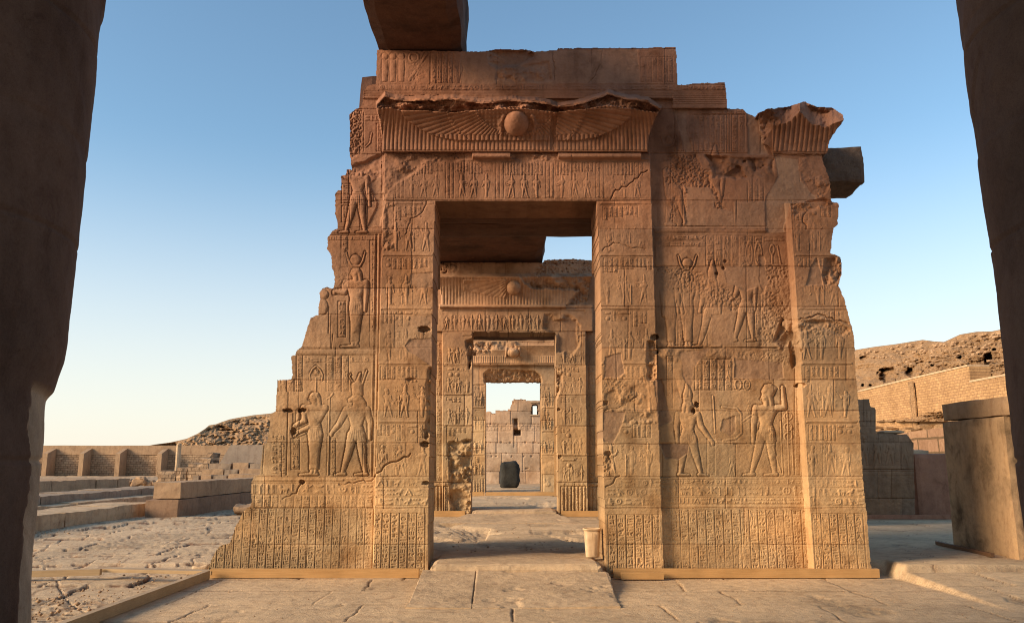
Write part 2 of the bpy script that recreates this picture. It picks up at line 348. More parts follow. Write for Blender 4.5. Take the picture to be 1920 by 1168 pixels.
class Canvas:
    def __init__(s, x0, y0, x1, y1, st=1.0, amp=1.0):
        s.x0, s.y0, s.st, s.amp = x0, y0, st, amp
        s.W = int(round((x1 - x0) / st)) + 1; s.H = int(round((y1 - y0) / st)) + 1
        s.D = np.zeros((s.H, s.W))                        # carving, metres towards the viewer
        s.B = np.zeros((s.H, s.W))                        # large steps of the masonry
        s.tone = np.zeros((s.H, s.W)); s.patch = np.zeros((s.H, s.W)); s.hue = np.zeros((s.H, s.W)); s.dirt = np.zeros((s.H, s.W))
        s.PX = x0 + np.arange(s.W) * st; s.PY = y0 + np.arange(s.H) * st
    def win(s, xa, ya, xb, yb):
        i0 = max(0, int((xa - s.x0) / s.st)); i1 = min(s.W, int((xb - s.x0) / s.st) + 2)
        j0 = max(0, int((ya - s.y0) / s.st)); j1 = min(s.H, int((yb - s.y0) / s.st) + 2)
        if i1 <= i0 or j1 <= j0: return None
        X, Y = np.meshgrid(s.PX[i0:i1], s.PY[j0:j1]); return slice(j0, j1), slice(i0, i1), X, Y
    def pmask(s, P, soft=1.0, jag=0.0, js=9):
        xs = [p[0] for p in P]; ys = [p[1] for p in P]; m = np.zeros((s.H, s.W)); g = 6 + jag * 2
        w = s.win(min(xs) - g, min(ys) - g, max(xs) + g, max(ys) + g)
        if w is None: return m
        j, i, X, Y = w; d = poly_sd(X, Y, P)
        if jag: d = d + jag * fbm(*d.shape, js / s.st, 3)
        m[j, i] = np.clip(.5 - d / soft, 0, 1); return m
    def carve(s, prims, h, rnd, trench=0.0, tw=2.5):
        xs, ys = [], []
        for p in prims:
            if p[0] == 'p': xs += [q[0] for q in p[1]]; ys += [q[1] for q in p[1]]
            elif p[0] == 'l':
                r = max(p[5:]); xs += [p[1] - r, p[1] + r, p[3] - r, p[3] + r]; ys += [p[2] - r, p[2] + r, p[4] - r, p[4] + r]
            else: xs += [p[1] - p[3], p[1] + p[3]]; ys += [p[2] - p[4], p[2] + p[4]]
        w = s.win(min(xs) - 6, min(ys) - 6, max(xs) + 6, max(ys) + 6)
        if w is None: return
        j, i, X, Y = w
        d = np.full(X.shape, 1e9); hh = np.zeros(X.shape)
        for p in prims:
            e = prim_sd(X, Y, p); d = np.minimum(d, e)
            hh = np.maximum(hh, 1 - np.exp(np.minimum(e, 0) / rnd))
        s.D[j, i] += h * s.amp * hh - trench * s.amp * np.clip(1 - d / tw, 0, 1) * (d > 0)
    def line(s, pts, w=1.0, h=-.012, jag=0):
        pts = list(pts)
        for a, b in zip(pts[:-1], pts[1:]):
            wd = s.win(min(a[0], b[0]) - w - 2, min(a[1], b[1]) - w - 2, max(a[0], b[0]) + w + 2, max(a[1], b[1]) + w + 2)
            if wd is None: continue
            j, i, X, Y = wd; d = seg_sd(X, Y, *a, *b, w * .5)
            v = h * s.amp * np.clip(.6 - d / 1.0, 0, 1)
            s.D[j, i] = np.minimum(s.D[j, i], v) if (h < 0 and jag) else s.D[j, i] + v
    def crack(s, pts, w=1.6, h=-.05, wob=3.0):
        out = [pts[0]]
        for a, b in zip(pts[:-1], pts[1:]):
            n = max(1, int(math.hypot(b[0] - a[0], b[1] - a[1]) / 6))
            for k in range(1, n + 1):
                t = k / n; q = (a[0] + (b[0] - a[0]) * t, a[1] + (b[1] - a[1]) * t)
                out.append((q[0] + random.uniform(-wob, wob) * (k < n), q[1] + random.uniform(-wob, wob) * (k < n)))
        s.line(out, w, h, jag=1)
    def band(s, xa, xb, y, w=5, h=.02):                    # raised horizontal moulding
        wd = s.win(xa, y - w, xb, y + w)
        if wd is None: return
        j, i, X, Y = wd; s.D[j, i] += h * s.amp * np.sqrt(np.clip(1 - ((Y - y) / (w * .55)) ** 2, 0, 1))
    def stamp(s, g, xa, ya, w, hgt, h):
        i0 = int(round((xa - s.x0) / s.st)); j0 = int(round((ya - s.y0) / s.st)); n = max(2, int(round(w / s.st))); m = max(2, int(round(hgt / s.st)))
        if i0 < 0 or j0 < 0 or i0 + n > s.W or j0 + m > s.H: return
        b = GB[g]
        if random.random() < .5 and g in (3, 12, 23, 4, 10, 11): b = b[:, ::-1]
        yi = (np.arange(m) + .5) / m * _n; xi = (np.arange(n) + .5) / n * _n
        b2 = .5 * (b[np.clip(yi - .4 * _n / m / 1.6, 0, _n - 1).astype(int)][:, np.clip(xi, 0, _n - 1).astype(int)] + b[np.clip(yi, 0, _n - 1).astype(int)][:, np.clip(xi + .3 * _n / n, 0, _n - 1).astype(int)])
        s.D[j0:j0 + m, i0:i0 + n] += h * s.amp * b2
    def column(s, xa, ya, w, hgt, h=.016, sk=0.0):
        y = ya + 1; pad = w * .10
        while y < ya + hgt - w * .25:
            r = random.random(); x = xa + pad + sk * (y - ya); ww = w - 2 * pad
            if r < .30: g = random.choice(WIDE); gh = ww * .36; s.stamp(g, x, y, ww, gh, h)
            elif r < .42: g = random.choice(SQ); gh = ww * .8; s.stamp(g, x, y, ww, gh, h)
            elif r < .58:
                gh = ww * .62; k = 3 if ww > 9 else 2
                for u in range(k): s.stamp(random.choice(TALL), x + ww * u / k, y, ww / k * .86, gh, h)
            elif r < .80:
                gh = ww * .6
                s.stamp(random.choice(TALL + SQ), x, y, ww * .46, gh, h); s.stamp(random.choice(SQ), x + ww * .5, y, ww * .5, gh, h)
            else:
                gh = ww * .75; q = random.random() < .5; a, b = (0, .42) if q else (.58, 0)
                s.stamp(random.choice(TALL), x + ww * a, y, ww * .38, gh, h)
                for u in (0, 1): s.stamp(random.choice(WIDE + [7]), x + ww * b, y + gh * .5 * u, ww * .56, gh * .46, h)
            if y + gh > ya + hgt: break
            y += gh + w * .08
    def columns(s, xa, xb, ya, yb, w, h=.016, line=-.016, lw=1.2, slope=0.0, raised=False):
        """slope: px sideways per px down at the left end; the columns fan like the battered wall"""
        n = max(1, int(round((xb - xa) / w))); w = (xb - xa) / n
        for k in range(n + 1):
            x = xa + k * w; s.line([(x, ya), (x + slope * (yb - ya), yb)], lw, -line if raised else line)
            if k < n: s.column(x + .8, ya, w - 1.6, yb - ya, h, slope)
        s.line([(xa, ya), (xb, ya)], lw, line); s.line([(xa + slope * (yb - ya), yb), (xb + slope * (yb - ya), yb)], lw, line)
    def row(s, xa, xb, ya, yb, h=.016, line=-.014):
        hh = yb - ya; x = xa + 2
        while x < xb - hh * .6:
            r = random.random()
            if r < .4: w = hh * .45; s.stamp(random.choice(TALL), x, ya + 1, w, hh - 2, h)
            elif r < .7: w = hh * .9; s.stamp(random.choice(SQ), x, ya + 1, w, hh - 2, h)
            else: w = hh * .9; s.stamp(random.choice(WIDE), x, ya + 1, w, hh * .44, h); s.stamp(random.choice(WIDE), x, ya + hh * .52, w, hh * .44, h)
            x += w + hh * .12
        s.line([(xa, ya), (xb, ya)], 1.2, line); s.line([(xa, yb), (xb, yb)], 1.2, line)
    def figure(s, x, yb, hgt, f=1, kind='man', crown=None, arms=None, h=.03, head='man', rnd=None, leg=True):
        """x: under the hips, yb: ground line, hgt: to the top of the head; f: -1 looks left"""
        s.late = []
        def q(u, v): return (x + f * u * hgt, yb - v * hgt)
        def T(u0, v0, u1, v1, r0, r1): return ('l', *q(u0, v0), *q(u1, v1), r0 * hgt, r1 * hgt)
        pr = [('p', [q(-.15, .80), q(-.135, .835), q(-.04, .85), q(.04, .85), q(.135, .835), q(.15, .80), q(.10, .72), q(.07, .62), q(.075, .56), q(-.075, .56), q(-.065, .62), q(-.10, .72)]),
              T(0, .84, .0, .89, .036, .034)]
        if kind == 'man':
            pr += [('p', [q(-.075, .61), q(.078, .61), q(.115, .40), q(.03, .42), q(-.12, .41)]), T(.055, .5, .105, .28, .062, .042), T(.105, .28, .17, .05, .045, .024), T(.15, .02, .27, .010, .024, .012),
                   T(-.045, .5, -.065, .28, .062, .044), T(-.065, .28, -.10, .05, .045, .025), T(-.12, .02, .02, .010, .024, .012)]
        elif kind == 'woman':
            pr += [('p', [q(-.07, .63), q(.065, .63), q(.085, .5), q(.062, .28), q(.065, .07), q(-.045, .07), q(-.06, .28), q(-.10, .5)]),
                   T(-.01, .05, -.0, .02, .026, .024), T(.03, .05, .04, .02, .026, .024), T(.0, .016, .18, .008, .02, .011), T(-.03, .016, .07, .008, .02, .011)]
        # head
        if head == 'falcon':
            pr += [('e', *q(.0, .945), .068 * hgt, .06 * hgt), ('p', [q(.04, .98), q(.11, .94), (q(.1, .905)), q(.03, .91)]),
                   ('p', [q(-.07, .97), q(.0, 1.0), q(.04, .90), q(.065, .76), q(.02, .76), q(-.0, .84), q(-.05, .84), q(-.07, .77), q(-.13, .80), q(-.115, .90)])]
        else:
            pr += [('e', *q(.01, .935), .052 * hgt, .06 * hgt), ('l', *q(.055, .93), *q(.07, .918), .010 * hgt, .007 * hgt),
                   ('p', [q(.025, 1.0), q(-.045, .995), q(-.075, .94), q(-.09, .79), q(-.035, .79), q(-.025, .89), q(.01, .95), q(.055, .968)])]
            if kind == 'woman': pr += [('p', [q(-.035, .9), q(.016, .9), q(.04, .75), q(-.005, .75)])]
        for a in (arms or [((.13, .68), (.17, .52)), ((-.12, .67), (-.11, .48))]):
            (eu, ev), (hu, hv) = a; su = .125 if eu >= 0 else -.125
            pr += [T(su, .81, eu, ev, .042, .034), T(eu, ev, hu, hv, .034, .022), ('e', *q(hu, hv - .012), .024 * hgt, .03 * hgt)]
        if hgt > 90:                                               # belt, kilt pleats, collar, eye
            ln = lambda a, b, w=1.0, hh=-.012: s.late.append(([q(*a), q(*b)], w, hh))
            for v in (.60, .58): ln((-.07, v), (.07, v - .01))
            for k in range(-2, 4): ln((.02 * k, .57), (.035 * k, .43), .8, -.007)
            ln((-.12, .41), (.115, .40)); ln((-.10, .80), (0, .765)); ln((0, .765), (.10, .80)); ln((-.09, .815), (0, .785)); ln((0, .785), (.09, .815))
            ln((.02, .945), (.045, .945), 1.4, -.014); ln((.03, .90), (.052, .903))
        c = crown
        if c == 'disc': pr += [('e', *q(0, 1.07), .075 * hgt, .075 * hgt)]
        if c == 'horns': pr += [('e', *q(0, 1.10), .065 * hgt, .065 * hgt), T(-.05, 1.02, -.09, 1.09, .014, .013), T(-.09, 1.09, -.12, 1.2, .013, .007), T(.05, 1.02, .09, 1.09, .014, .013), T(.09, 1.09, .12, 1.2, .013, .007), T(-.05, 1.02, .05, 1.02, .016, .016)]
        if c == 'double': pr += [('p', [q(-.075, .985), q(.05, .985), q(.065, 1.13), q(.01, 1.16), q(-.03, 1.26), q(-.06, 1.27), q(-.045, 1.17), q(-.075, 1.12)]), T(-.06, 1.1, -.125, 1.29, .012, .01), T(.05, 1.16, .09, 1.22, .007, .007), T(.09, 1.22, .07, 1.25, .007, .007)]
        if c == 'white': pr += [('p', [q(-.055, .97), q(.045, .99), q(.055, 1.08), q(.02, 1.2), q(-.0, 1.25), q(-.025, 1.24), q(-.04, 1.16), q(-.07, 1.06)])]
        if c == 'blue': pr += [('p', [q(.055, .97), q(.06, 1.02), q(.02, 1.09), q(-.06, 1.1), q(-.13, 1.05), q(-.09, .96), q(-.05, .93)])]
        if c == 'feather': pr += [('p', [q(-.03, .99), q(.03, .99), q(.05, 1.22), q(.0, 1.27), q(-.04, 1.2)])]
        s.late = getattr(s, 'late', [])
        s.carve(pr, h, rnd or max(1.1, hgt * .016), h * (.8 if hgt > 90 else .6), 2.6 if hgt > 90 else 1.8)
        for a_ in s.late: s.line(*a_)
        s.late = []
        return q
    def register(s, xl, xr, ya, yb, h=.018):
        """one register of a door jamb: heading of glyph columns, three small figures below"""
        hh = yb - ya; yt = ya + hh * .33
        s.line([(xl, ya), (xr, ya)], 1.4, -.02); s.band(xl, xr, ya - 3, 4, .012)
        x = xl + 4
        while x < xr - 8:
            w = random.choice([7, 8, 9]); n = random.choice([1, 2, 3])
            if x + n * w > xr - 3: break
            if random.random() < .7: s.columns(x, x + n * w, ya + 3, yt - random.choice([0, 6, 10]), w, h * .9, -.012, 1.0)
            else: s.carve([('p', [(x + 2, ya + 4), (x + n * w - 2, ya + 4), (x + n * w - 2, ya + 8), (x + 2, ya + 8)]), ('e', x + n * w / 2, ya + 16, 4, 4)], h, 1.5, h * .4)
            x += n * w + 2
        fh = hh * .50; W = xr - xl
        f1 = random.choice([1, -1]); K = [.17, .52, .84] if f1 > 0 else [.83, .48, .16]; K = [k + random.uniform(-.05, .05) for k in K]; h0 = h
        def hs(): return h0 * random.choice([.45, .7, .9, 1.15])
        off = random.choice([[((.14, .74), (.26, .80)), ((.10, .70), (.24, .72))], [((.17, .80), (.22, .98)), ((.12, .76), (.24, .92))], [((.13, .70), (.27, .68)), ((-.12, .67), (-.11, .48))], [((.15, .66), (.26, .58)), ((.11, .62), (.24, .52))]])
        s.figure(xl + W * K[0], yb - 1, fh, f1, 'man', random.choice(['white', 'blue', 'double', 'feather']), off, hs())
        s.figure(xl + W * K[1], yb - 1, fh, -f1, random.choice(['man', 'woman']), random.choice(['disc', 'double', 'white']), [((.14, .68), (.22, .56)), ((-.12, .67), (-.11, .48))], hs(), random.choice(['man', 'falcon']))
        s.figure(xl + W * K[2], yb - 1, fh, -f1, 'woman', random.choice(['horns', 'disc', 'feather', None]), random.choice([None, None, [((.14, .72), (.2, .86)), ((-.12, .67), (-.11, .48))]]), hs())
        if random.random() < .5: s.carve([('p', [(xl + W * .36, yb - 2), (xl + W * .36, yb - fh * .35), (xl + W * .40, yb - fh * .4), (xl + W * .40, yb - 2)])], h * .7, 1.2, h * .4)
        for u in (.34, .68): s.column(xl + W * u - 4, yt + 6, 8, fh * random.uniform(.5, .9), h * .7)
        xs = xl + W * (K[1] - .11 * f1 * -1 if False else K[1]) ; s.line([(xs - f1 * fh * .22, yb - fh * .8), (xs - f1 * fh * .22, yb - 2)], 1.2, h)
    def pits(s, P, depth=.03, sc=5, jag=5, st=1.0):
        m = blur(s.pmask(P, 3, jag, 16), 2 / s.st); n = fbm(s.H, s.W, .62 * sc / s.st, 3, st); n2 = fbm(s.H, s.W, 22 / s.st, 2)
        n3 = fbm(s.H, s.W, 2.6 / s.st, 2); s.D[:] = s.D * (1 - .6 * m) + m * s.amp * (.6 * depth) * (-.4 + 1.0 * np.where(n > 0, n * .6, n * 1.2) + .45 * n2 + .5 * n3); s.tone -= .06 * m
    def plaster(s, P, d=-.012, jag=2.0, lev=.5, edge=True):
        m = s.pmask(P, 1.5, jag, 14); s.D[:] = s.D * (1 - m) + m * (d * s.amp + .004 * fbm(s.H, s.W, 30 / s.st, 3)); s.patch = np.maximum(s.patch, m * lev)
    def hole(s, x, y, rx, ry, d=-.25):
        w = s.win(x - rx - 4, y - ry - 4, x + rx + 4, y + ry + 4)
        if w is None: return
        j, i, X, Y = w; e = ell_sd(X, Y, x, y, rx, ry) + 1.6 * fbm(*X.shape, 5, 2)
        m = np.clip(.5 - e / 1.2, 0, 1); s.D[j, i] = s.D[j, i] * (1 - m) + .55 * d * m
    def broken(s, P, d=-.12, jag=5, sc=40, lev=0.0):
        """stone broken away: rough faceted hollow"""
        m = s.pmask(P, 5, jag, 20); n = fbm(s.H, s.W, sc / s.st, 4)
        r = np.abs(n); s.D[:] = s.D * (1 - m) + m * (d * (.75 + 1.0 * n) + .05 * r); s.tone += lev * m
    def joints(s, ys, xs_step, seed, x0=None, x1=None, depth=-.012):
        rr = random.Random(seed); x0 = x0 or s.PX[0]; x1 = x1 or s.PX[-1]; ys = list(ys); s.blocks = getattr(s, 'blocks', [])
        n1 = vnoise(s.H, s.W, 26 / s.st, 200)
        keep = s.D.copy(); 
        for a, b in zip(ys[:-1], ys[1:]):
            pts = [(x0 + k * 30, a + rr.uniform(-.6, .6)) for k in range(int((x1 - x0) / 30) + 2)]
            s.line(pts, 1.2, 1.5 * depth); s.smear(pts, 1.5, .42); x = x0 + rr.uniform(0, xs_step); xp = x0
            while xp < x1:
                xe = x + rr.uniform(-1, 1); s.line([(x, a), (xe, b)], 1.0, 1.5 * depth); s.smear([(x, a), (xe, b)], 1.2, .36)
                s.blocks.append((xp, a, x, b, rr.uniform(-1, 1), rr.uniform(-1, 1))); xp = x; x += xs_step * rr.uniform(.6, 1.4)
        for xa, ya, xb, yb, t, u in s.blocks:
            w = s.win(xa, ya, xb, yb)
            if w is None: continue
            j, i, X, Y = w; s.tone[j, i] += .15 * t; s.hue[j, i] = u; s.D[j, i] += .004 * u * s.amp
        s.blocks = []
    def smear(s, pts, w, v):                               # dirt lying in a joint
        keep, s.D = s.D, s.dirt; a = s.amp; s.amp = 1.0; s.line(pts, w, v); s.D, s.amp = keep, a
    def finish(s, grain=.0035):
        w = sstep(-.05, .38, fbm(s.H, s.W, 55 / s.st, 4)) * (1 - getattr(s, 'keepm', 0)); s.D[:] = np.where(np.abs(s.D) < .07, s.D * (1 - .6 * w), s.D)
        s.D += grain * fbm(s.H, s.W, 5 / s.st, 3) + .008 * s.amp * fbm(s.H, s.W, 60 / s.st, 4)

def relief_parts(c, y0, mask, labels, names, m, parent, thick, colfn, back=True, side_rough=.02):
    """turn the carved canvas into one closed mesh per part standing on the plane y = y0"""
    PX, PY = np.meshgrid(c.PX, c.PY)
    V = on_y(PX, PY, y0 - (c.B + c.D)); H, W = PX.shape; idx = np.arange(H * W).reshape(H, W); Vf = V.reshape(-1, 3)
    col = colfn(c, PX, PY).reshape(-1, 3)
    mk = mask[:-1, :-1] > .5; q = np.stack([idx[1:, :-1], idx[1:, 1:], idx[:-1, 1:], idx[:-1, :-1]], -1)
    pad = np.pad(mk, 1); obs = []
    E = [(~pad[:-2, 1:-1], 3, 2), (~pad[2:, 1:-1], 1, 0), (~pad[1:-1, :-2], 0, 3), (~pad[1:-1, 2:], 2, 1)]
    lab = labels[:-1, :-1]
    for k, nm in enumerate(names):
        sel = mk & (lab == k)
        if not sel.any(): continue
        Q = q[sel]; nf = len(Q)
        eds = np.concatenate([np.stack([q[..., a][sel & o], q[..., b][sel & o]], -1) for o, a, b in E])   # edge from a to b
        u, inv = np.unique(Q, return_inverse=True); VV = [Vf[u]]; CC = [col[u]]; FF = [inv.reshape(-1, 4)]; n = len(u); sm = [np.ones(nf)]
        if len(eds):
            ue, ie = np.unique(eds, return_inverse=True); ie = ie.reshape(-1, 2); P = Vf[ue]; ne = len(ue)
            under_shade = np.ones(ne); under_shade[np.isin(ue, np.concatenate([q[..., a][sel & E[1][0]] for a in (0, 1)]))] = .55; under_shade = under_shade[:, None]  # shade painted into the colour of downward-facing edge sides
            steps = [0, .06, .2, .45, .75, 1.0]; base = n
            for t in steps:
                R = P.copy(); R[:, 1] = P[:, 1] + (y0 + thick - P[:, 1]) * t
                if 0 < t < 1:
                    a = R * 2.6
                    R[:, 0] += side_rough * wfbm(a[:, 1] + a[:, 2], a[:, 2] * 1.3 + 3); R[:, 2] += side_rough * wfbm(a[:, 1] - a[:, 0] + 9, a[:, 0] * 1.3)
                VV.append(R); CC.append(col[ue] * under_shade)
            for r in range(len(steps) - 1):
                b0, b1 = base + r * ne, base + (r + 1) * ne
                FF.append(np.stack([ie[:, 1] + b0, ie[:, 0] + b0, ie[:, 0] + b1, ie[:, 1] + b1], -1)); sm.append(np.ones(len(ie)))
            n += ne * len(steps)
        if back and nm not in ('sun_disc', 'torus_moulding', 'cornice_fragment'):
            S = 8; hh, ww = (H - 1) // S, (W - 1) // S
            cs = sel[:hh * S, :ww * S].reshape(hh, S, ww, S).mean((1, 3)) > .45
            gi = idx[::S, ::S][:hh + 1, :ww + 1]
            jj, ii = np.nonzero(cs); bq = np.stack([gi[jj, ii], gi[jj, ii + 1], gi[jj + 1, ii + 1], gi[jj + 1, ii]], -1)
            if len(bq):
                ub, ib = np.unique(bq, return_inverse=True); R = Vf[ub].copy(); R[:, 1] = y0 + thick
                VV.append(R); CC.append(col[ub]); FF.append(ib.reshape(-1, 4) + n); sm.append(np.zeros(len(bq)))
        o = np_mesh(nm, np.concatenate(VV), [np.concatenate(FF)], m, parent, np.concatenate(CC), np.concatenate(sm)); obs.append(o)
    return obs
def stone_col(c, PX, PY, top=(.315, .152, .094), bot=(.51, .338, .178), ya=230, yb=1050):
    """sandstone: redder upper courses, darkened in place of shade, yellower lower ones, every block a little different, plaster repairs"""
    t = sstep(ya, yb, PY + 60 * fbm(c.H, c.W, 180 / c.st, 3))[..., None]
    k = np.array(top) * (1 - t) + np.array(bot) * t  # top colour carries painted shade as well as the redder stone
    n = fbm(c.H, c.W, 70 / c.st, 4)[..., None]; k = k * (1 + .24 * n) * (1 + np.clip(c.tone, -.5, .5)[..., None])
    st = np.clip(fbm(c.H, c.W, 50 / c.st, 4) - .18, 0, 1)[..., None]; k = k * (1 - 1.5 * st * np.array([.5, .6, .7]))
    hv = np.clip(1.2 * fbm(c.H, c.W, 110 / c.st, 3) + .5 * blur(c.hue, 1), -1.3, 1.3)[..., None]; k = k * (1 + hv * np.array([.05, -.03, -.12]))
    k = k * (1 - np.clip(c.dirt * (.7 + .8 * n[..., 0]), 0, .75)[..., None] * np.array([.8, .95, 1.0]))
    p = np.clip(c.patch, 0, 1)[..., None]; k = k * (1 - p) + p * (np.array((.37, .225, .15)) * (1 + .12 * n) * (.55 * (1 - t) + .5 + .15 * t))
    return np.clip(k, .01, .9)
# ================================================================ first gateway: the carved wall
SIL = [(386,1081),(391,1062),(400,1040),(412,1022),(430,1018),(440,990),(452,965),(462,952),(470,948),(471,935),(470,905),(476,893),(487,888),(490,860),(492,835),(500,828),(505,800),(507,775),(516,770),(517,755),(520,712),(546,711),(548,700),(545,668),(553,665),(556,655),(564,652),(570,632),(582,596),(596,590),(597,575),(600,560),(598,548),(604,541),(612,538),(625,541),(628,520),(622,500),(621,480),(613,465),(614,445),(622,433),(633,428),(632,415),(628,400),(628,362),(633,357),(640,356),(639,330),(648,327),(650,317),(660,318),(658,300),(655,280),(656,240),(655,215),(665,206),(677,200),(680,190),(680,172),(690,160),(705,158),(706,92),(715,94),(874,97),(905,97),(930,92),(985,93),(1003,97),(1043,94),(1046,91),(1130,90),(1200,90),(1267,88),(1268,120),(1270,158),(1280,160),(1300,156),(1358,155),(1361,165),(1363,203),(1393,205),(1398,212),(1419,220),(1421,212),(1440,204),(1480,200),(1507,190),(1530,200),(1560,202),(1580,215),(1581,225),(1570,240),(1555,262),(1553,272),(1551,288),(1540,290),(1545,310),(1553,330),(1556,345),(1558,378),(1572,380),(1570,420),(1562,428),(1556,475),(1566,477),(1576,482),(1578,510),(1574,525),(1572,535),(1582,560),(1588,580),(1594,605),(1600,625),(1603,680),(1612,800),(1617,893),(1625,970),(1632,1060),(1636,1081)]
HOLE = [(815,376.5),(1118,376.5),(1121,440),(1125,500),(1128,700),(1131,860),(1137,1090),(801,1090),(803,900),(808,700),(811,520)]
def build_gateway():
    g = thing("temple_gateway", "tall carved sandstone gateway ruin with winged sun cornice, nearest of the three doorways", "gateway", (0, .4, 0), group=None)
    c = Canvas(376, 80, 1646, 1090, 1.0, .60)
    PX, PY = np.meshgrid(c.PX, c.PY)
    m = c.pmask(SIL, 1, 1.6, 7) - c.pmask(HOLE, 1, .5, 12)
    SL = lambda x, y: (x - 960) / 8600.0
    XJL = 719 - (PY - 376) * .028                                  # outer edge of left jamb
    XJR = 1219 + (PY - 290) * .033                                 # outer edge of right jamb
    XPL = 1476 + (PY - 380) * .0655                                # left arris of the pilaster
    # ------------------------------------------------ labels
    lab = np.full(PX.shape, 6)
    lab[(PX < XJL)] = 0
    lab[(PX >= XJL) & (PX < 968) & (PY >= 376)] = 1
    lab[(PX >= 968) & (PX < XJR) & (PY >= 376)] = 5
    lab[(PX >= XPL - 8) & (PY > 380) & (PX > 1300)] = 7
    lab[(PY >= 286) & (PY < 376) & (PX >= XJL) & (PX < XJR)] = 2
    t = np.clip((286 - PY) / 86, 0, 1); cl = 718 - 13 * t ** 2; cr = 1214 + 28 * t ** 2
    lipx = [700,705,722,745,760,800,850,900,930,960,1000,1030,1045,1070,1100,1140,1180,1215,1240,1250]
    lipy = [206,200,180,186,188,187,186,192,190,188,191,194,200,198,190,176,186,190,206,214]
    edx = [700,735,745,800,850,880,920,960,1000,1040,1060,1100,1140,1200,1247]; edy = [205,201,207,208,212,208,205,200,206,210,209,204,197,207,213]
    jg = 1.8 * fbm(1, c.W, 16, 3)[0]
    LIP = np.interp(c.PX, lipx, lipy) + jg; EDG = np.maximum(np.interp(c.PX, edx, edy) + .6 * jg, LIP + 2)
    LIPg, EDGg = LIP[None, :], EDG[None, :]
    fall = 8.0
    cor = (PX > cl) & (PX < cr) & (PY < 286) & (PY > LIPg - fall)
    up = ((PY < 186) & (PX < 1270)) | ((PY < 204) & (PX >= 1262) & (PX < 1366))
    lab[up] = 4
    lab[cor] = 3
    frag = c.pmask([(1421,180),(1600,180),(1600,291),(1450,291),(1444,276),(1430,270),(1424,240)], 1, 1) > .5
    lab[frag] = 8
    # ------------------------------------------------ large steps
    B = c.B
    B[:] = 0
    B[(lab == 0)] = 0
    B[(lab == 6)] = -.03
    B[(lab == 1) | (lab == 5)] = .07
    B[lab == 2] = .08
    B[lab == 4] = .02
    rs = np.clip((PX - (XPL - 5)) / 10.0, 0, 1)                    # lit left cheek of the pilaster
    pil = (lab == 7); B[pil] = (-.03 + .23 * rs)[pil]
    # cavetto cornice
    cav = .16 + .40 * t ** 2.3
    B[cor] = cav[cor]
    zone = cor & (PY < EDGg) & (PY >= LIPg)
    n = fbm(c.H, c.W, 26, 5); n2 = fbm(c.H, c.W, 9, 3); n3 = fbm(c.H, c.W, 9, 3, 3.0)
    B[zone] = (cav - .15 + .16 * n + .03 * n2 + .05 * n3)[zone]
    top = cor & (PY < LIPg); s = np.clip((LIPg - PY) / fall, 0, 1)
    B[top] = ((cav - .08) * (1 - s) ** 1.0 + .03 + .05 * n3 + .05 * n)[top]
    lipe = cor & (np.abs(PY - LIPg) < 2.5); B[lipe] = (cav - .07 + .05 * n3)[lipe]
    # broken right cornice fragment
    t2 = np.clip((290 - PY) / 92, 0, 1); f2 = .0 + .40 * t2 ** 1.8 + .20 * np.clip((PX - 1490) / 90, 0, 1) * t2
    edge2 = np.interp(c.PX, [1420,1450,1482,1500,1520,1545,1560,1585], [290,235,226,208,232,236,232,225])[None, :] + 2 * jg[None, :]
    top2 = frag & (PY < edge2); B[frag] = f2[frag]
    B[top2] = (f2 - np.clip((edge2 - PY) / 26, 0, 1) * .35 * np.clip((PX - 1425) / 60, .3, 1) + .12 * n)[top2]
    # torus below the cornice
    tor = (np.abs(PY - 292) < 6.2) & (PX > 716) & (PX < 1212)
    torh = .10 * np.sqrt(np.clip(1 - ((PY - 292) / 6.2) ** 2, 0, 1))
    seg = ((PX > 885) & (PX < 958)) | ((PX > 1046) & (PX < 1203))
    B[tor & seg] += torh[tor & seg]
    lab[tor & seg] = 9; lab[tor & seg & (PX > 1000)] = 11
    # ------------------------------------------------ carving: left wing
    D = c.D
    def columns(xa, xb, ya, yb, w, h=.017, ln=-.017, lw=1.3): c.columns(xa, xb, ya, yb, w, h, ln, lw, slope=SL((xa + xb) / 2, 0))
    for k in range(20):                                            # dado columns, each with the lean of the battered wall
        x = 397 + k * 15.2; columns(x, x + 15.2, 954, 1070, 15.2, -.020, -.016, .9)
    columns(478, 700, 929, 951, 15.2)
    c.row(472, 700, 906, 927, .018); c.band(470, 700, 899, 5, .022); c.band(470, 702, 894, 3, .012); c.band(470, 700, 929, 3, .01)
    c.line([(470, 952), (700, 952)], 1.2, -.02)
    for x0 in (509, 522): c.column(x0, 815, 13, 74, .018)
    for (xa, xb, ya, yb, w) in [(546,562,822,880,15),(619,630,822,889,11),(556,568,668,733,11),(612,625,668,733,12),(627,640,668,733,12),(641,654,668,733,12),(522,538,712,733,15),(538,552,712,733,14),(552,565,712,733,13)]:
        c.columns(xa, xb, ya, yb, w, .018, -.02, 1.3)
    c.row(574, 610, 669, 680); c.row(657, 700, 669, 680)
    c.band(553, 703, 660, 8, .02); c.line([(553, 666), (703, 666)], 1.2, -.02); c.line([(556, 655), (703, 655)], 1.2, -.02)
    c.line([(541, 735), (537, 890)], 1.6, -.03); c.line([(496, 830), (492, 888)], 1.4, -.02)
    c.line([(707, 440), (699, 893)], 1.4, -.02); c.line([(703, 440), (695, 893)], 1.2, .015); c.line([(711, 440), (703, 893)], 2.2, .02)
    # emblem of star and horns over the goddess
    cx, cy = 593, 698
    c.carve([('l', cx + 6 * math.cos(a), cy + 6 * math.sin(a), cx, cy, .8, 1.4) for a in np.arange(0, 6.28, .785)], .022, 1.5, .02)
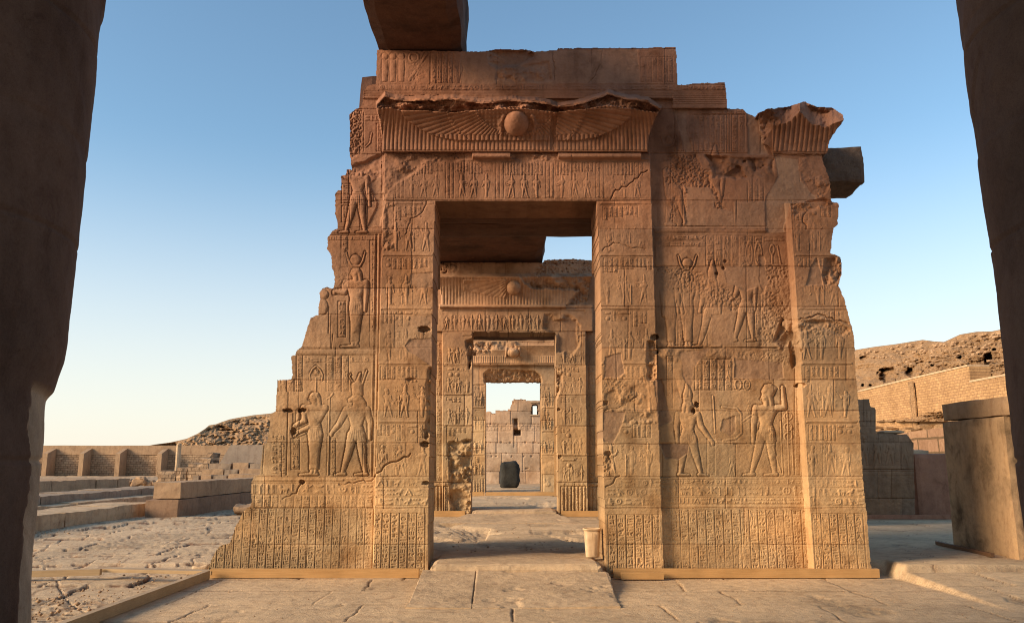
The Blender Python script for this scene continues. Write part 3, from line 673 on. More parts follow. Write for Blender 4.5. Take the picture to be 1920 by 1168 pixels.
    c.carve([('l', 582, 713, 581, 702, 1.4, 1.4), ('l', 581, 702, 586, 692, 1.4, 1.4), ('l', 586, 692, 593, 686, 1.4, 1.4), ('l', 593, 686, 600, 692, 1.4, 1.4), ('l', 600, 692, 605, 702, 1.4, 1.4), ('l', 605, 702, 604, 713, 1.4, 1.4)], .024, 1.5, .02)
    c.line([(593, 708), (592, 734)], 2, .02)
    c.figure(590, 891, 156, -1, 'woman', None, [((.12, .66), (.24, .60)), ((-.02, .62), (.24, .50))], .042)
    c.carve([('l', 560, 770, 556, 818, 3.6, 3.0), ('l', 556, 818, 572, 812, 2, 2)], .03, 3, .015)
    c.figure(669, 891, 152, -1, 'man', 'double', [((.22, .63), (.315, .52)), ((-.165, .66), (-.16, .47))], .048, 'falcon')
    c.carve([('l', 618, 746, 615, 890, 1.5, 1.5), ('l', 618, 746, 624, 738, 1.4, 2.2), ('l', 613, 748, 619, 744, 1.2, 1.2)], .03, 1.5, .02)
    c.carve([('l', 683, 836, 692, 888, 1.5, 1.2)], .02, 1.5, .01)
    # second scene
    c.band(614, 715, 433, 9, .02); c.line([(616, 441), (716, 441)], 1.2, -.02); c.line([(616, 427), (716, 427)], 1.2, -.02)
    c.row(618, 704, 442, 451, .013)
    for (xa, xb, ya, yb, w) in [(640,652,443,501,12),(634,648,565,632,14),(694,706,451,650,11)]: c.columns(xa, xb, ya, yb, w, .017, -.02, 1.3)
    c.figure(667, 651, 149, -1, 'woman', 'horns', [((.14, .69), (.27, .70)), ((-.13, .68), (-.115, .48))], .044)
    c.line([(617, 575), (616, 625)], 1.4, -.025); c.line([(624, 627), (622, 653)], 1.4, -.025)
    c.carve([('e', 604, 552, 12, 10), ('e', 604, 575, 11, 15)], .04, 4, .02)
    c.pits([(640,500),(655,500),(650,545),(632,545)], .03, 4)
    # third scene
    c.figure(671, 437, 128, -1, 'man', None, [((.17, .82), (.25, .93)), ((-.15, .62), (-.17, .42))], .045)
    for (xa, xb, ya, yb, w) in [(641,656,345,381,14),(641,656,386,416,14),(690,712,346,378,11)]: c.columns(xa, xb, ya, yb, w, .018, -.02, 1.4)
    c.broken([(648,316),(722,288),(735,300),(722,345),(700,330),(680,322),(655,326)], -.07, 4, 26)
    c.plaster([(690,345),(716,330),(722,380),(712,424),(690,424),(708,380)], -.03, 2, .3)
    # fourth: panel beside the cornice
    c.columns(706, 718, 232, 284, 10, .016); c.line([(682, 212), (682, 284)], 1.2, -.02); c.row(682, 716, 216, 228, .016)
    c.carve([('l', 697, 250, 694, 268, 1.4, 1.4), ('l', 694, 268, 686, 276, 1.4, 1.2)], .02, 1.4, .015)
    c.pits([(655,205),(679,205),(680,286),(655,300)], .07, 5, 2, .7)
    # ------------------------------------------------ jambs
    REG = [(384,472),(481,572),(581,675),(684,783),(793,893)]
    for ya, yb in REG:
        xl = 724 - (ya - 384) * .045; c.register(xl, 811 - (ya - 384) * .012, ya, yb)
        xr = 1222 + (ya - 290) * .033; c.register(1127 + (ya - 384) * .008, xr - 3, ya, yb)
        xp = 1476 + (ya - 380) * .0655 + 10; c.register(xp, min(1612, 1566 + (ya - 384) * .1), ya, yb)
    for k, (ya, yb) in enumerate([(898,913),(914,931),(932,948)]):
        c.row(705, 801, ya, yb, .017); c.row(1136, 1236, ya, yb, .017); c.row(1522, 1618, ya, yb, .017)
        c.band(703, 801, ya - 1, 3, .012); c.band(1136, 1238, ya - 1, 3, .012); c.band(1520, 1622, ya - 1, 3, .012)
    for k in range(6):
        columns(703 + k * 16.2 - 2, 703 + (k + 1) * 16.2 - 2, 962, 1072, 16.2, -.022, -.018, 1.0)
        x = 1140 + k * 16.6; columns(x, x + 16.6, 965, 1074, 16.6, -.022, -.018, 1.0)
        x = 1523 + k * 15.8; columns(x, x + 15.8, 963, 1072, 15.8, -.022, -.018, 1.0)
    # ------------------------------------------------ lintel frieze
    c.line([(735, 303), (1214, 303)], 1.3, -.02); c.line([(722, 373), (1220, 373)], 1.4, -.02); c.line([(735, 299), (1214, 299)], 1.3, .02)
    x = 742
    for k in range(5):
        xe = x + 88
        c.columns(x, x + 15, 305, 371, 7.5, .016, -.016)
        xx = x + 18
        while xx < xe - 8:
            c.columns(xx, min(xx + 24, xe), 305, random.choice([322, 326, 329]), 6.5, .014, -.012, 1.0); xx += 27
        f = 1 if k < 2 else -1; hk = random.choice([.012, .017, .022])
        for u in (0, 1, 2):
            c.figure(x + 30 + u * 23, 371, 38, f if u == 0 else -f, random.choice(['man', 'man', 'woman']), random.choice(['disc', 'white', 'double', 'feather']), [((.14, .72), (.25, .72)), ((.08, .68), (.22, .62))] if u == 0 else random.choice([None, [((.14, .68), (.22, .56)), ((-.12, .67), (-.11, .48))]]), hk)
        x = xe + 6
    c.crack([(1214,320),(1180,345),(1150,362),(1145,374)], 1.6, -.05)
    # ------------------------------------------------ cornice: reeds, winged disc
    inw = c.pmask([(752,204),(1186,204),(1182,222),(1164,236),(1142,249),(1118,258),(1080,264),(860,264),(824,258),(800,249),(778,236),(758,222)], 1) > .5
    # staircase of the wing's lower edge
    reed = cor & ~inw & (PY >= EDGg)
    D[reed] += (.015 * np.abs(np.sin((PX - 1 + (t ** 2) * np.where(PX < 968, 1, -1) * 0 + (PX - 966) * .03 * t ** 2) * math.pi / 7.6)) ** .7)[reed]
    w = cor & inw & (PY >= EDGg)
    ax = np.abs(PX - 968); th = np.arctan2(PY - 186, ax); r = np.hypot(ax, (PY - 186) * 1.2)
    f1 = np.abs(np.sin(th * 62)) ** .5; f2_ = np.abs(np.sin(th * 46 + .8)) ** .5; f3 = np.abs(np.sin(ax * .42)) * np.abs(np.sin((PY - 186) * .42))
    wing = np.where(r > 128, .020 * f1, np.where(r > 78, .010 + .018 * f2_, .02 + .014 * f3))
    wing = np.where(PY > 252, .004 + .02 * np.abs(np.sin((PX) * math.pi / 8.5)) ** .5, wing)
    D[w] += (.016 + 1.2 * wing + .012 * ((r > 128) & (r < 134)) + .012 * ((r > 78) & (r < 83)))[w]; c.keepm = cor * 1.0
    # uraei and disc
    c.carve([('l', 945, 218, 938, 232, 5, 6), ('l', 938, 232, 940, 252, 6, 3)], .10, 4); c.carve([('l', 998, 218, 1003, 232, 5, 6), ('l', 1003, 232, 998, 256, 6, 3)], .10, 4)
    ed = np.hypot(PX - 968, (PY - 232) * 1.0) / 24.0; disc = ed < 1
    D[disc] = (.17 * np.sqrt(np.clip(1 - ed ** 2, 0, 1)) + .03)[disc]; lab[disc] = 10
    c.broken([(720,287),(884,287),(886,298),(850,302),(800,306),(770,330),(742,345),(724,372),(716,372)], -.05, 4, 24)
    c.broken([(958,286),(1046,286),(1046,298),(1010,302),(985,305),(960,298)], -.04, 3, 16)
    c.crack([(1040,222),(1036,250),(1039,286)], 1.2, -.02, 2)
    c.line([(716, 286), (1214, 286)], 1.6, -.06, jag=1)
    # ------------------------------------------------ upper course
    for y in (172, 176, 180, 184): c.line([(684, y), (1362, y)], 1.1, -.014)
    c.row(710, 1262, 159, 170, .014)
    for x0 in (722, 737, 753): c.carve([('e', x0, 106, 6, 6), ('p', [(x0 - 5, 113), (x0 + 5, 113), (x0 + 6, 130), (x0 + 4, 154), (x0 - 5, 154), (x0 - 6, 130)])], .035, 3, .02)
    c.carve([('o', 776, 108, 9, 9, 2), ('l', 768, 150, 790, 118, 3, 2), ('l', 790, 118, 800, 100, 2, 3)], .03, 2, .015)
    c.pits([(765,116),(792,112),(800,150),(772,156)], .03, 4)
    c.columns(808, 860, 98, 156, 10, .016, -.014)
    c.plaster([(862,97),(1196,93),(1200,156),(864,158)], -.012, 2, .35)
    c.broken([(915,94),(1005,94),(1000,108),(980,120),(930,130),(918,118)], -.10, 4, 30)
    c.broken([(930,128),(1030,116),(1036,152),(1012,156),(930,150)], -.04, 4, 30)
    c.columns(1202, 1262, 108, 154, 10, .012, -.01); c.pits([(1060,100),(1130,104),(1120,150),(1055,152)], .012, 4, 8)
    c.crack([(865,98),(868,128),(862,156)], 1.3, -.03); c.crack([(1036,95),(1040,150)], 1.6, -.04); c.crack([(1130,92),(1128,120),(1104,156)], 1.3, -.03)
    for y in (188, 192, 196): c.line([(1226, y), (1362, y)], 1.1, -.014)
    c.row(1280, 1360, 160, 169, .014)
    # ------------------------------------------------ right wing, top
    for (xa, xb, ya, yb, w_) in [(1292,1368,216,284,10),(1372,1396,216,284,11),(1264,1282,214,284,9)]: c.columns(xa, xb, ya, yb, w_, .018, -.016)
    c.row(1288, 1398, 206, 215, .016); c.line([(1226, 288), (1420, 288)], 1.6, -.03)
    c.carve([('l', 1240, 256, 1244, 272, 1.5, 1.6), ('l', 1244, 272, 1254, 276, 1.6, 1.6), ('l', 1254, 276, 1262, 272, 1.6, 1.6), ('l', 1262, 272, 1266, 256, 1.6, 1.5), ('e', 1253, 262, 6, 7)], .024, 1.6, .015)
    c.plaster([(1400,210),(1422,215),(1432,270),(1440,290),(1402,290)], -.03, 2, .5); c.plaster([(1262,204),(1290,204),(1286,240),(1300,284),(1286,286)], -.02, 2, .3)
    rib = frag & (PX > 1448) & (PY >= edge2)
    D[rib] += (.03 * np.abs(np.sin((PX + (PY - 290) * .10) * math.pi / 9.0)) ** .7)[rib]
    c.crack([(1452,289),(1552,290)], 2, -.06, 1)
    c.figure(1264, 423, 126, 1, 'man', None, None, .03); c.figure(1340, 423, 122, -1, 'man', 'white', None, .03); c.columns(1402, 1432, 330, 378, 10, .016)
    c.columns(1232, 1244, 380, 422, 11, .016); c.columns(1280, 1290, 300, 422, 10, .014)
    c.pits([(1246,292),(1300,292),(1330,330),(1352,372),(1366,398),(1350,398),(1330,360),(1290,352),(1250,346)], .055, 5, 8)
    c.pits([(1250,375),(1272,370),(1272,420),(1252,420)], .03, 4, 5)
    c.broken([(1325,292),(1450,300),(1452,330),(1400,335),(1340,332)], -.10, 4, 40, -.18)
    c.plaster([(1452,292),(1495,300),(1502,340),(1530,372),(1480,385),(1470,430),(1472,436),(1436,436),(1436,372),(1460,330)], -.02, 2, .75)
    c.plaster([(1288,352),(1330,352),(1342,374),(1338,390),(1376,398),(1376,424),(1286,424)], .006, .6, .3); c.plaster([(1376,380),(1434,378),(1434,424),(1378,424)], .008, .6, .3)
    c.columns(1500, 1546, 300, 340, 9, .02); c.broken([(1486,300),(1500,292),(1545,300),(1556,345),(1545,372),(1520,366),(1508,340)], -.03, 3, 18)
    # bands and second register
    c.band(1226, 1436, 431, 7, .03); c.line([(1226, 425), (1436, 425)], 1.3, -.025); c.line([(1226, 438), (1476, 438)], 1.3, -.025)
    c.row(1230, 1322, 441, 450, .017); c.row(1230, 1322, 453, 463, .017); c.columns(1324, 1400, 442, 498, 14, .019, -.02, 1.3)
    for x0 in (1398, 1415): c.columns(x0, x0 + 14, 444, 456, 13, .016); c.carve([('o', x0 + 7, 476, 6, 21, 1.2)], .02, 1.2, .01); c.column(x0 + 2, 460, 10, 34, .017)
    c.row(1434, 1474, 446, 453, .014); c.carve([('o', 1448, 468, 4, 8, 1.2), ('l', 1448, 476, 1448, 496, 1.5, 1.5), ('l', 1458, 462, 1464, 496, 1.5, 1.5), ('l', 1430, 496, 1470, 498, 2, 2)], .022, 1.5, .012)
    c.figure(1289, 651, 143, 1, 'woman', 'horns', [((.15, .72), (.24, .86)), ((-.13, .68), (-.12, .48))], .04)
    c.figure(1258, 651, 128, 1, 'woman', None, None, .032); c.figure(1335, 651, 132, -1, 'man', 'white', None, .036)
    c.figure(1400, 640, 128, -1, 'man', 'disc', [((.16, .68), (.26, .58)), ((-.12, .67), (-.11, .48))], .03)
    c.columns(1272, 1284, 600, 650, 11, .016); c.columns(1314, 1328, 612, 650, 12, .016); c.columns(1414, 1426, 552, 640, 11, .016)
    c.pits([(1228,500),(1300,506),(1330,520),(1360,540),(1390,565),(1380,580),(1330,575),(1290,550),(1240,545)], .045, 5, 9)
    c.pits([(1432,500),(1480,500),(1486,595),(1450,640),(1425,655),(1430,580)], .042, 6, 9)
    c.plaster([(1356,500),(1424,498),(1426,535),(1400,545),(1362,530)], -.005, 2, .35); c.plaster([(1334,590),(1376,588),(1376,646),(1334,648)], .004, .6, .3)
    c.plaster([(1424,480),(1432,478),(1440,530),(1432,545),(1424,535)], -.02, 2, .3)
    for p in [(1343, 513), (1357, 503), (1360, 490)]: c.hole(*p, 3, 3, -.1)
    # third register
    c.line([(1230, 652), (1500, 652)], 1.8, -.05)
    c.broken([(1232,654),(1470,654),(1464,668),(1380,668),(1372,690),(1300,668),(1272,690),(1240,672)], -.02, 4, 30, -.05)
    c.columns(1303, 1373, 674, 731, 14, .02, -.022, 1.4); c.columns(1250, 1262, 668, 764, 12, .012, -.02); c.row(1374, 1410, 711, 730, .016)
    for x0 in (1384, 1400): c.carve([('o', x0, 721, 6, 9, 1.2)], .02, 1.2, .01)
    c.figure(1290, 892, 142, 1, 'man', 'white', [((.17, .66), (.33, .44)), ((-.15, .66), (-.13, .42))], .045)
    c.carve([('p', [(1262, 692), (1278, 690), (1292, 722), (1290, 745), (1276, 745)])], .03, 5, .012)
    c.figure(1437, 892, 157, -1, 'man', 'blue', [((.15, .63), (.155, .42)), ((-.215, .82), (-.195, 1.06))], .05)
    c.carve([('l', 1354, 763, 1382, 766, 2, 2), ('l', 1382, 766, 1390, 776, 2, 2), ('l', 1390, 776, 1391, 812, 2, 2), ('l', 1391, 812, 1380, 822, 2, 2), ('l', 1380, 822, 1356, 826, 2.4, 2)], .03, 2, .015)
    c.carve([('l', 1398, 830, 1345, 828, 2, 2), ('l', 1393, 790, 1412, 776, 2, 1.6)], .025, 2, .015)
    c.figure(1374, 892, 40, -1, 'man', None, None, .025); c.columns(1326, 1340, 822, 890, 13, .018, -.022, 1.4)
    for x0, y1, y2 in [(1337,742,812),(1464,790,890),(1476,770,890),(1484,800,888)]: c.carve([('l', x0, y1, x0 + 4, y2, 1.4, 1.4)], .028, 1.4, .015)
    for yy in (780, 800, 818): c.carve([('o', 1478, yy, 7, 7, 1.4)], .02, 1.4, .01)
    c.carve([('l', 1450, 838, 1466, 890, 1.5, 1.3)], .022, 1.5, .01)
    c.columns(1490, 1500, 690, 890, 10, .015, -.016); c.column(1444, 788, 9, 50, .015); c.column(1400, 745, 8, 60, .015)
    c.line([(1376, 832), (1450, 832)], 1.4, -.03); c.line([(1238, 831), (1290, 831)], 1.5, -.04)
    c.plaster([(1378,672),(1466,680),(1470,708),(1458,712),(1376,708)], -.025, 2, .55); c.pits([(1382,660),(1486,664),(1492,684),(1450,684),(1386,672)], .03, 4, 3)
    c.plaster([(1238,832),(1292,832),(1290,848),(1272,861),(1246,858)], -.03, 1.5, .7); c.plaster([(1356,786),(1378,780),(1380,808),(1370,818),(1352,806)], -.02, 2, .4)
    c.plaster([(1226,712),(1240,712),(1252,765),(1262,790),(1236,800)], -.025, 3, .6); c.plaster([(1276,660),(1330,655),(1300,690),(1296,730),(1280,705)], -.02, 3, .45)
    for x0, y0_ in [(1300, 770), (1306, 759)]: c.hole(x0, y0_, 4, 5, -.2)
    # dado of right wing
    for k, (ya, yb) in enumerate([(898,908),(910,930),(932,945)]): c.row(1240, 1518, ya, yb, .015); c.band(1240, 1518, ya - 1, 3, .012)
    for k in range(17):
        x = 1242 + k * 16.2; columns(x, x + 16.2, 956, 1074, 16.2, -.019, -.015, .9)
    # ------------------------------------------------ damage on jambs and pilaster
    c.pits([(720,440),(735,436),(732,466),(716,470)], .05, 5, 3); c.broken([(724,384),(740,378),(738,470),(722,470)], -.03, 3, 14)
    c.plaster([(770,512),(812,510),(812,538),(785,540),(768,530)], -.02, 2, .45); c.plaster([(768,593),(811,592),(810,612),(766,612)], -.015, .7, .4)
    c.plaster([(768,636),(810,634),(809,690),(800,680),(790,672),(766,660),(760,648)], -.02, 2, .8); c.hole(795, 617, 11, 6, -.2)
    c.hole(770, 711, 8, 3, -.08); c.hole(797, 833, 8, 5, -.22); c.hole(798, 905, 6, 4, -.15); c.hole(800, 812, 5, 10, -.12)
    c.broken([(806,690),(800,720),(802,780),(798,815),(812,815),(812,690)], -.10, 2, 14)
    c.crack([(703,893),(722,872),(750,862),(770,850)], 2.4, -.07); c.crack([(800,378),(790,400),(770,410),(760,440)], 1.4, -.03)
    c.crack([(1130,470),(1150,455),(1185,466),(1210,468)], 1.6, -.03)
    c.plaster([(1134,668),(1165,662),(1172,700),(1160,708),(1134,708)], -.02, 3, .7); c.pits([(1128,708),(1216,708),(1218,768),(1130,768)], .03, 6, 2)
    c.broken([(1134,735),(1214,720),(1214,768),(1136,768)], -.035, 4, 24)
    c.plaster([(1130,772),(1172,772),(1166,800),(1148,830),(1130,828)], -.02, 3, .6); c.broken([(1170,772),(1230,772),(1230,795),(1168,795)], -.03, 4, 18)
    c.pits([(1128,860),(1150,850),(1148,880),(1134,890)], .06, 6, 3); c.crack([(1136,912),(1150,905),(1154,895),(1162,892)], 2.2, -.06)
    c.hole(1136, 755, 5, 4, -.1); c.hole(1140, 850, 6, 5, -.1); c.crack([(1213,735),(1190,745),(1160,765),(1134,770)], 2, -.05)
    for y_ in (632, 660): c.hole(1227, y_, 7, 5, -.25)
    c.broken([(1214,640),(1232,640),(1232,712),(1216,712)], -.10, 3, 14)
    c.plaster([(1512,535),(1520,500),(1532,484),(1540,510),(1542,534)], -.03, 1, .6); c.broken([(1548,486),(1580,480),(1580,535),(1548,534),(1542,515)], -.09, 3, 18)
    c.broken([(1466,596),(1500,604),(1560,600),(1592,620),(1580,628),(1530,612),(1500,625),(1500,680),(1486,690),(1480,640),(1466,660),(1452,640)], -.10, 4, 24)
    c.crack([(1480,600),(1510,598),(1530,590),(1560,596),(1590,606)], 2.2, -.06); c.crack([(1512,430),(1505,410),(1512,398)], 2, -.05)
    c.pits([(1500,604),(1586,610),(1598,632),(1520,628)], .03, 5, 3)
    for a_ in [(1500, 722, 10, 4), (1497, 658, 8, 4)]: c.hole(*a_, -.15)
    c.broken([(1478,385),(1512,378),(1545,372),(1570,382),(1490,405)], -.05, 2, 18)
    for p in [(540, 769, 9, 4), (566, 769, 8, 4), (567, 903, 6, 4), (551, 808, 6, 7)]: c.hole(*p, -.16)
    c.crack([(530,935),(556,925),(566,906)], 2, -.05); c.crack([(636,908),(670,903),(700,898)], 2, -.04)
    # block joints
    c.joints([92, 158], 150, 3, 706, 1268); c.joints([288, 376], 170, 4, 735, 1215); c.joints([376, 430, 540, 590, 652, 712, 770, 830, 893, 952, 1020, 1082], 120, 5, 480, 812)
    c.joints([376, 430, 500, 575, 652, 712, 770, 832, 893, 952, 1020, 1082], 125, 6, 1120, 1640); c.joints([205, 290, 365, 430], 90, 8, 630, 716); c.joints([205, 288], 80, 9, 1226, 1420)
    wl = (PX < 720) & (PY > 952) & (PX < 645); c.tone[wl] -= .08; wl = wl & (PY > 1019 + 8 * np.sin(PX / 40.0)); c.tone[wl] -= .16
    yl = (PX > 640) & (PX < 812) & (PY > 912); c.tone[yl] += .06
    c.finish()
    names = ["wing_wall", "door_jamb", "lintel", "cornice", "upper_course", "door_jamb", "wing_wall", "pilaster", "cornice_fragment", "torus_moulding", "sun_disc", "torus_moulding"]
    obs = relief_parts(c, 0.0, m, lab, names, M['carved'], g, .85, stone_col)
    by = {}
    for o in obs: by.setdefault(o.name.split('.')[0], []).append(o)
    by['sun_disc'][0].parent = by['cornice'][0]
    tag(by['cornice_fragment'][0], "broken end of a flared cornice on the right wing")
    tag(by['wing_wall'][0], "stepped broken left wing with falcon god relief"); tag(by['wing_wall'][1], "right wing with relief of a king raising his arm")
    # inner masonry of the passage and what carries the beams
    for x0, x1 in ((-2.3, -1.75), (1.75, 2.9)):
        MB().box(x0, x1, .86, 2.5, 0, 5.72, .3, .03, .03).build("inner_jamb", M['brown'], g)
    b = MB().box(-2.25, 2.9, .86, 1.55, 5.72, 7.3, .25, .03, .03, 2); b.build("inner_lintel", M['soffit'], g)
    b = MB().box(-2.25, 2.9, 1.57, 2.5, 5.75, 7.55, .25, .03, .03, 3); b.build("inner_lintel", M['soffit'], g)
    b = MB().box(3.0, 5.05, .86, 2.3, 0, 5.9, .3, .04, .03, 4); b.build("wall_core", M['brown'], g)
    return g
build_gateway()
# ================================================================ ground
def build_ground():
    xs = np.arange(-700, 2640, 2.6); ys = np.concatenate([np.arange(873.5, 884, .9), np.arange(884, 1300, 1.25)])
    PX, PY = np.meshgrid(xs, ys); P = on_z(PX, PY, 0.0); x, y = P[..., 0], P[..., 1]
    base = .6 * sstep(22, 75, y)
    n1 = wfbm(x * .5, y * .5, 4); n2 = wfbm(x * 3, y * 3, 4); n3 = wfbm(x * 11, y * 11, 3)
    # masks
    inside = sstep(.15, .25, y) * sstep(-4.4, -4.2, x) * (1 - sstep(24, 24.5, y)) * (x < 6.0)
    back = sstep(23.4, 23.6, y) * (np.abs(x) < 14) * (y < 42)
    right = sstep(5.45, 5.6, x + .02 * n2) * sstep(-.36, -.30, y + .05 * n1) * (y < 30)
    rr = sstep(5.50, 5.56, x + .03 * n2)
    rramp = rr * np.clip((y + 2.9) / 2.6, 0, 1) * .11 * (y < -.3)
    rough = (1 - sstep(-4.62, -4.5, x + .05 * n2)) * (x < 0)
    z = base.copy()
    z = np.maximum(z, .20 * inside); z = np.maximum(z, .33 * sstep(11.3, 11.4, y) * (np.abs(x) < 4)); z = np.maximum(z, .48 * back)
    z = np.maximum(z, .20 * right); z = np.maximum(z, rramp)
    # rough quarry-like floor at the left: ledges and broken slabs
    v = 1.3 * wfbm(x * .42 + .12 * y, y * .17 - .05 * x, 5) + .10 * y * .12 + .06 * n2
    fr = v * 3.2 - np.floor(v * 3.2); ter = (np.floor(v * 3.2) + sstep(.93, 1.0, fr)) / 3.2
    v2 = 1.6 * wfbm(x * .8 + 7 + .25 * y, y * .22 + 3, 4); f2 = v2 * 3 - np.floor(v2 * 3); ter2 = (np.floor(v2 * 3) + sstep(.94, 1, f2)) / 3
    fx = x + .55 * n1 + .10 * n2 + .12 * y; fy = y + .5 * wfbm(x * .4 + 9, y * .4, 3) + .1 * n2 - .10 * x
    R2 = fy / 1.25; r2_ = np.floor(R2); h2 = np.sin(r2_ * 57.31) * 24634.63; h2 = h2 - np.floor(h2); U2 = fx / (1.1 + 1.3 * h2) + h2 * 5.1; c2 = np.floor(U2)
    g2 = np.sin(r2_ * 39.346 + c2 * 11.135) * 43758.5453; g2 = g2 - np.floor(g2); e2 = np.minimum(np.minimum(R2 - r2_, 1 - R2 + r2_) * 1.25, np.minimum(U2 - c2, 1 - U2 + c2) * (1.1 + 1.3 * h2))
    lost = g2 > .80; jn = 1 - sstep(.010, .035, e2 + .02 * n2)
    z += rough * (-.05 + .07 * (g2 - .5) + .02 * ter + .006 * ter2 + (.003 * n2 + .0025 * n3) * (1 - .6 * sstep(3, 9, y)) + lost * (-.03 + .02 * n2 + .02 * n3) * (1 - .7 * sstep(3, 9, y)) - .03 * jn)
    kr = np.abs(wfbm(x * .55 + .35 * y + 3, y * .16 - .05 * x, 3)); kr2 = np.abs(wfbm(x * .30 + 11, y * .42 + .1 * x, 3)); wk = .012 + .010 * sstep(8, 20, y)
    crk = np.maximum(1 - sstep(wk * .5, wk, kr), (1 - sstep(wk * .5, wk, kr2)) * .8) * np.clip(.6 + 1.5 * n1, 0, 1) * rough; z -= .03 * crk
    riseedge = ((fr > .92) | (f2 > .94)) * rough
    # paving slabs on the smooth floors
    sm = 1 - rough; wx = x + .05 * n2 + .10 * n1; wy = y + .05 * n1 + .03 * n2
    R = wy / 1.05 + .35; row = np.floor(R); h = np.sin(row * 127.1) * 43758.5453; h = h - np.floor(h)
    U = wx / (1.5 + .9 * h) + h * 7.3; cell = np.floor(U)
    dr = np.minimum(R - row, 1 - R + row) * 1.05; du = np.minimum(U - cell, 1 - U + cell) * (1.5 + .9 * h)
    rng = np.sin(row * 12.9898 + cell * 78.233) * 43758.5453; rng = rng - np.floor(rng)
    wd = .010 + .016 * np.clip(n2 + .3, 0, 1)
    pxw = (y - CAM[1]) ** 2 / (FPX * 1.6) * .6
    j = np.maximum(sstep(1, 0, dr / np.maximum(wd, pxw * .8)) * np.clip(wd / (pxw * .8), .35, 1), sstep(1, 0, du / np.maximum(wd, .012)))
    j *= np.clip(1.1 + 1.6 * n1, .25, 1)
    z += sm * (.012 * (rng - .5) - .02 * j + .008 * n1 + .0035 * n2 + .002 * n3)
    chip = sstep(.34, .5, wfbm(x * 1.3 + 40, y * .8, 4)) * sm; z -= .02 * chip * (.6 + n3)
    inr = inside * sstep(.1, .3, wfbm(x * .5 + 5, y * .4 + 2, 3) + .25 * (x < -.5)) ; z += inr * (-.03 + .09 * ter2 + .01 * n2)
    # sand-coloured stone, darker where the joints are filled with dirt
    c = np.ones(x.shape + (3,)) * np.array((.60, .44, .275)); c *= (1 + .10 * (rng - .5) * sm)[..., None] * (1 + .16 * n1)[..., None]
    c = c * (1 - rough[..., None]) + rough[..., None] * np.array((.56, .42, .27)) * (1 + .22 * n1 + .12 * n2)[..., None]
    c = c * (1 - .7 * (j * sm)[..., None] * np.array([.85, .95, 1.0])); c = c * (1 - .22 * chip[..., None])
    c = c * (1 - .8 * (jn * rough)[..., None] * np.array([.8, .95, 1.0])) * (1 - .16 * (lost * rough)[..., None]) * (1 + .12 * ((g2 - .5) * rough)[..., None])
    c = c * (1 - .6 * crk[..., None] * np.array([.8, .95, 1.0]))
    c = c * (1 - .32 * riseedge[..., None] * np.array([.7, .9, 1.0]))
    far = sstep(25, 45, y)[..., None]; c = c * (1 - far) + far * np.array((.46, .33, .21)) * (1 + .2 * n1)[..., None]
    V = np.stack([x, y, z], -1); H, W = x.shape; i = np.arange(H * W).reshape(H, W)
    q = np.stack([i[1:, :-1], i[1:, 1:], i[:-1, 1:], i[:-1, :-1]], -1).reshape(-1, 4)
    o = np_mesh("paving", V.reshape(-1, 3), [q], M['floor'], None, np.clip(c, .02, .9).reshape(-1, 3), np.ones(len(q))); tag(o, kind="structure")
    # the wide sheet of desert sand below and beyond it
    g = np.array([(-3000, -300, -.35), (3000, -300, -.35), (3000, 4000, -.35), (-3000, 4000, -.35)], float)
    tag(np_mesh("ground", g, [np.array([[0, 1, 2, 3]])], M['pale']), kind="structure")
build_ground()

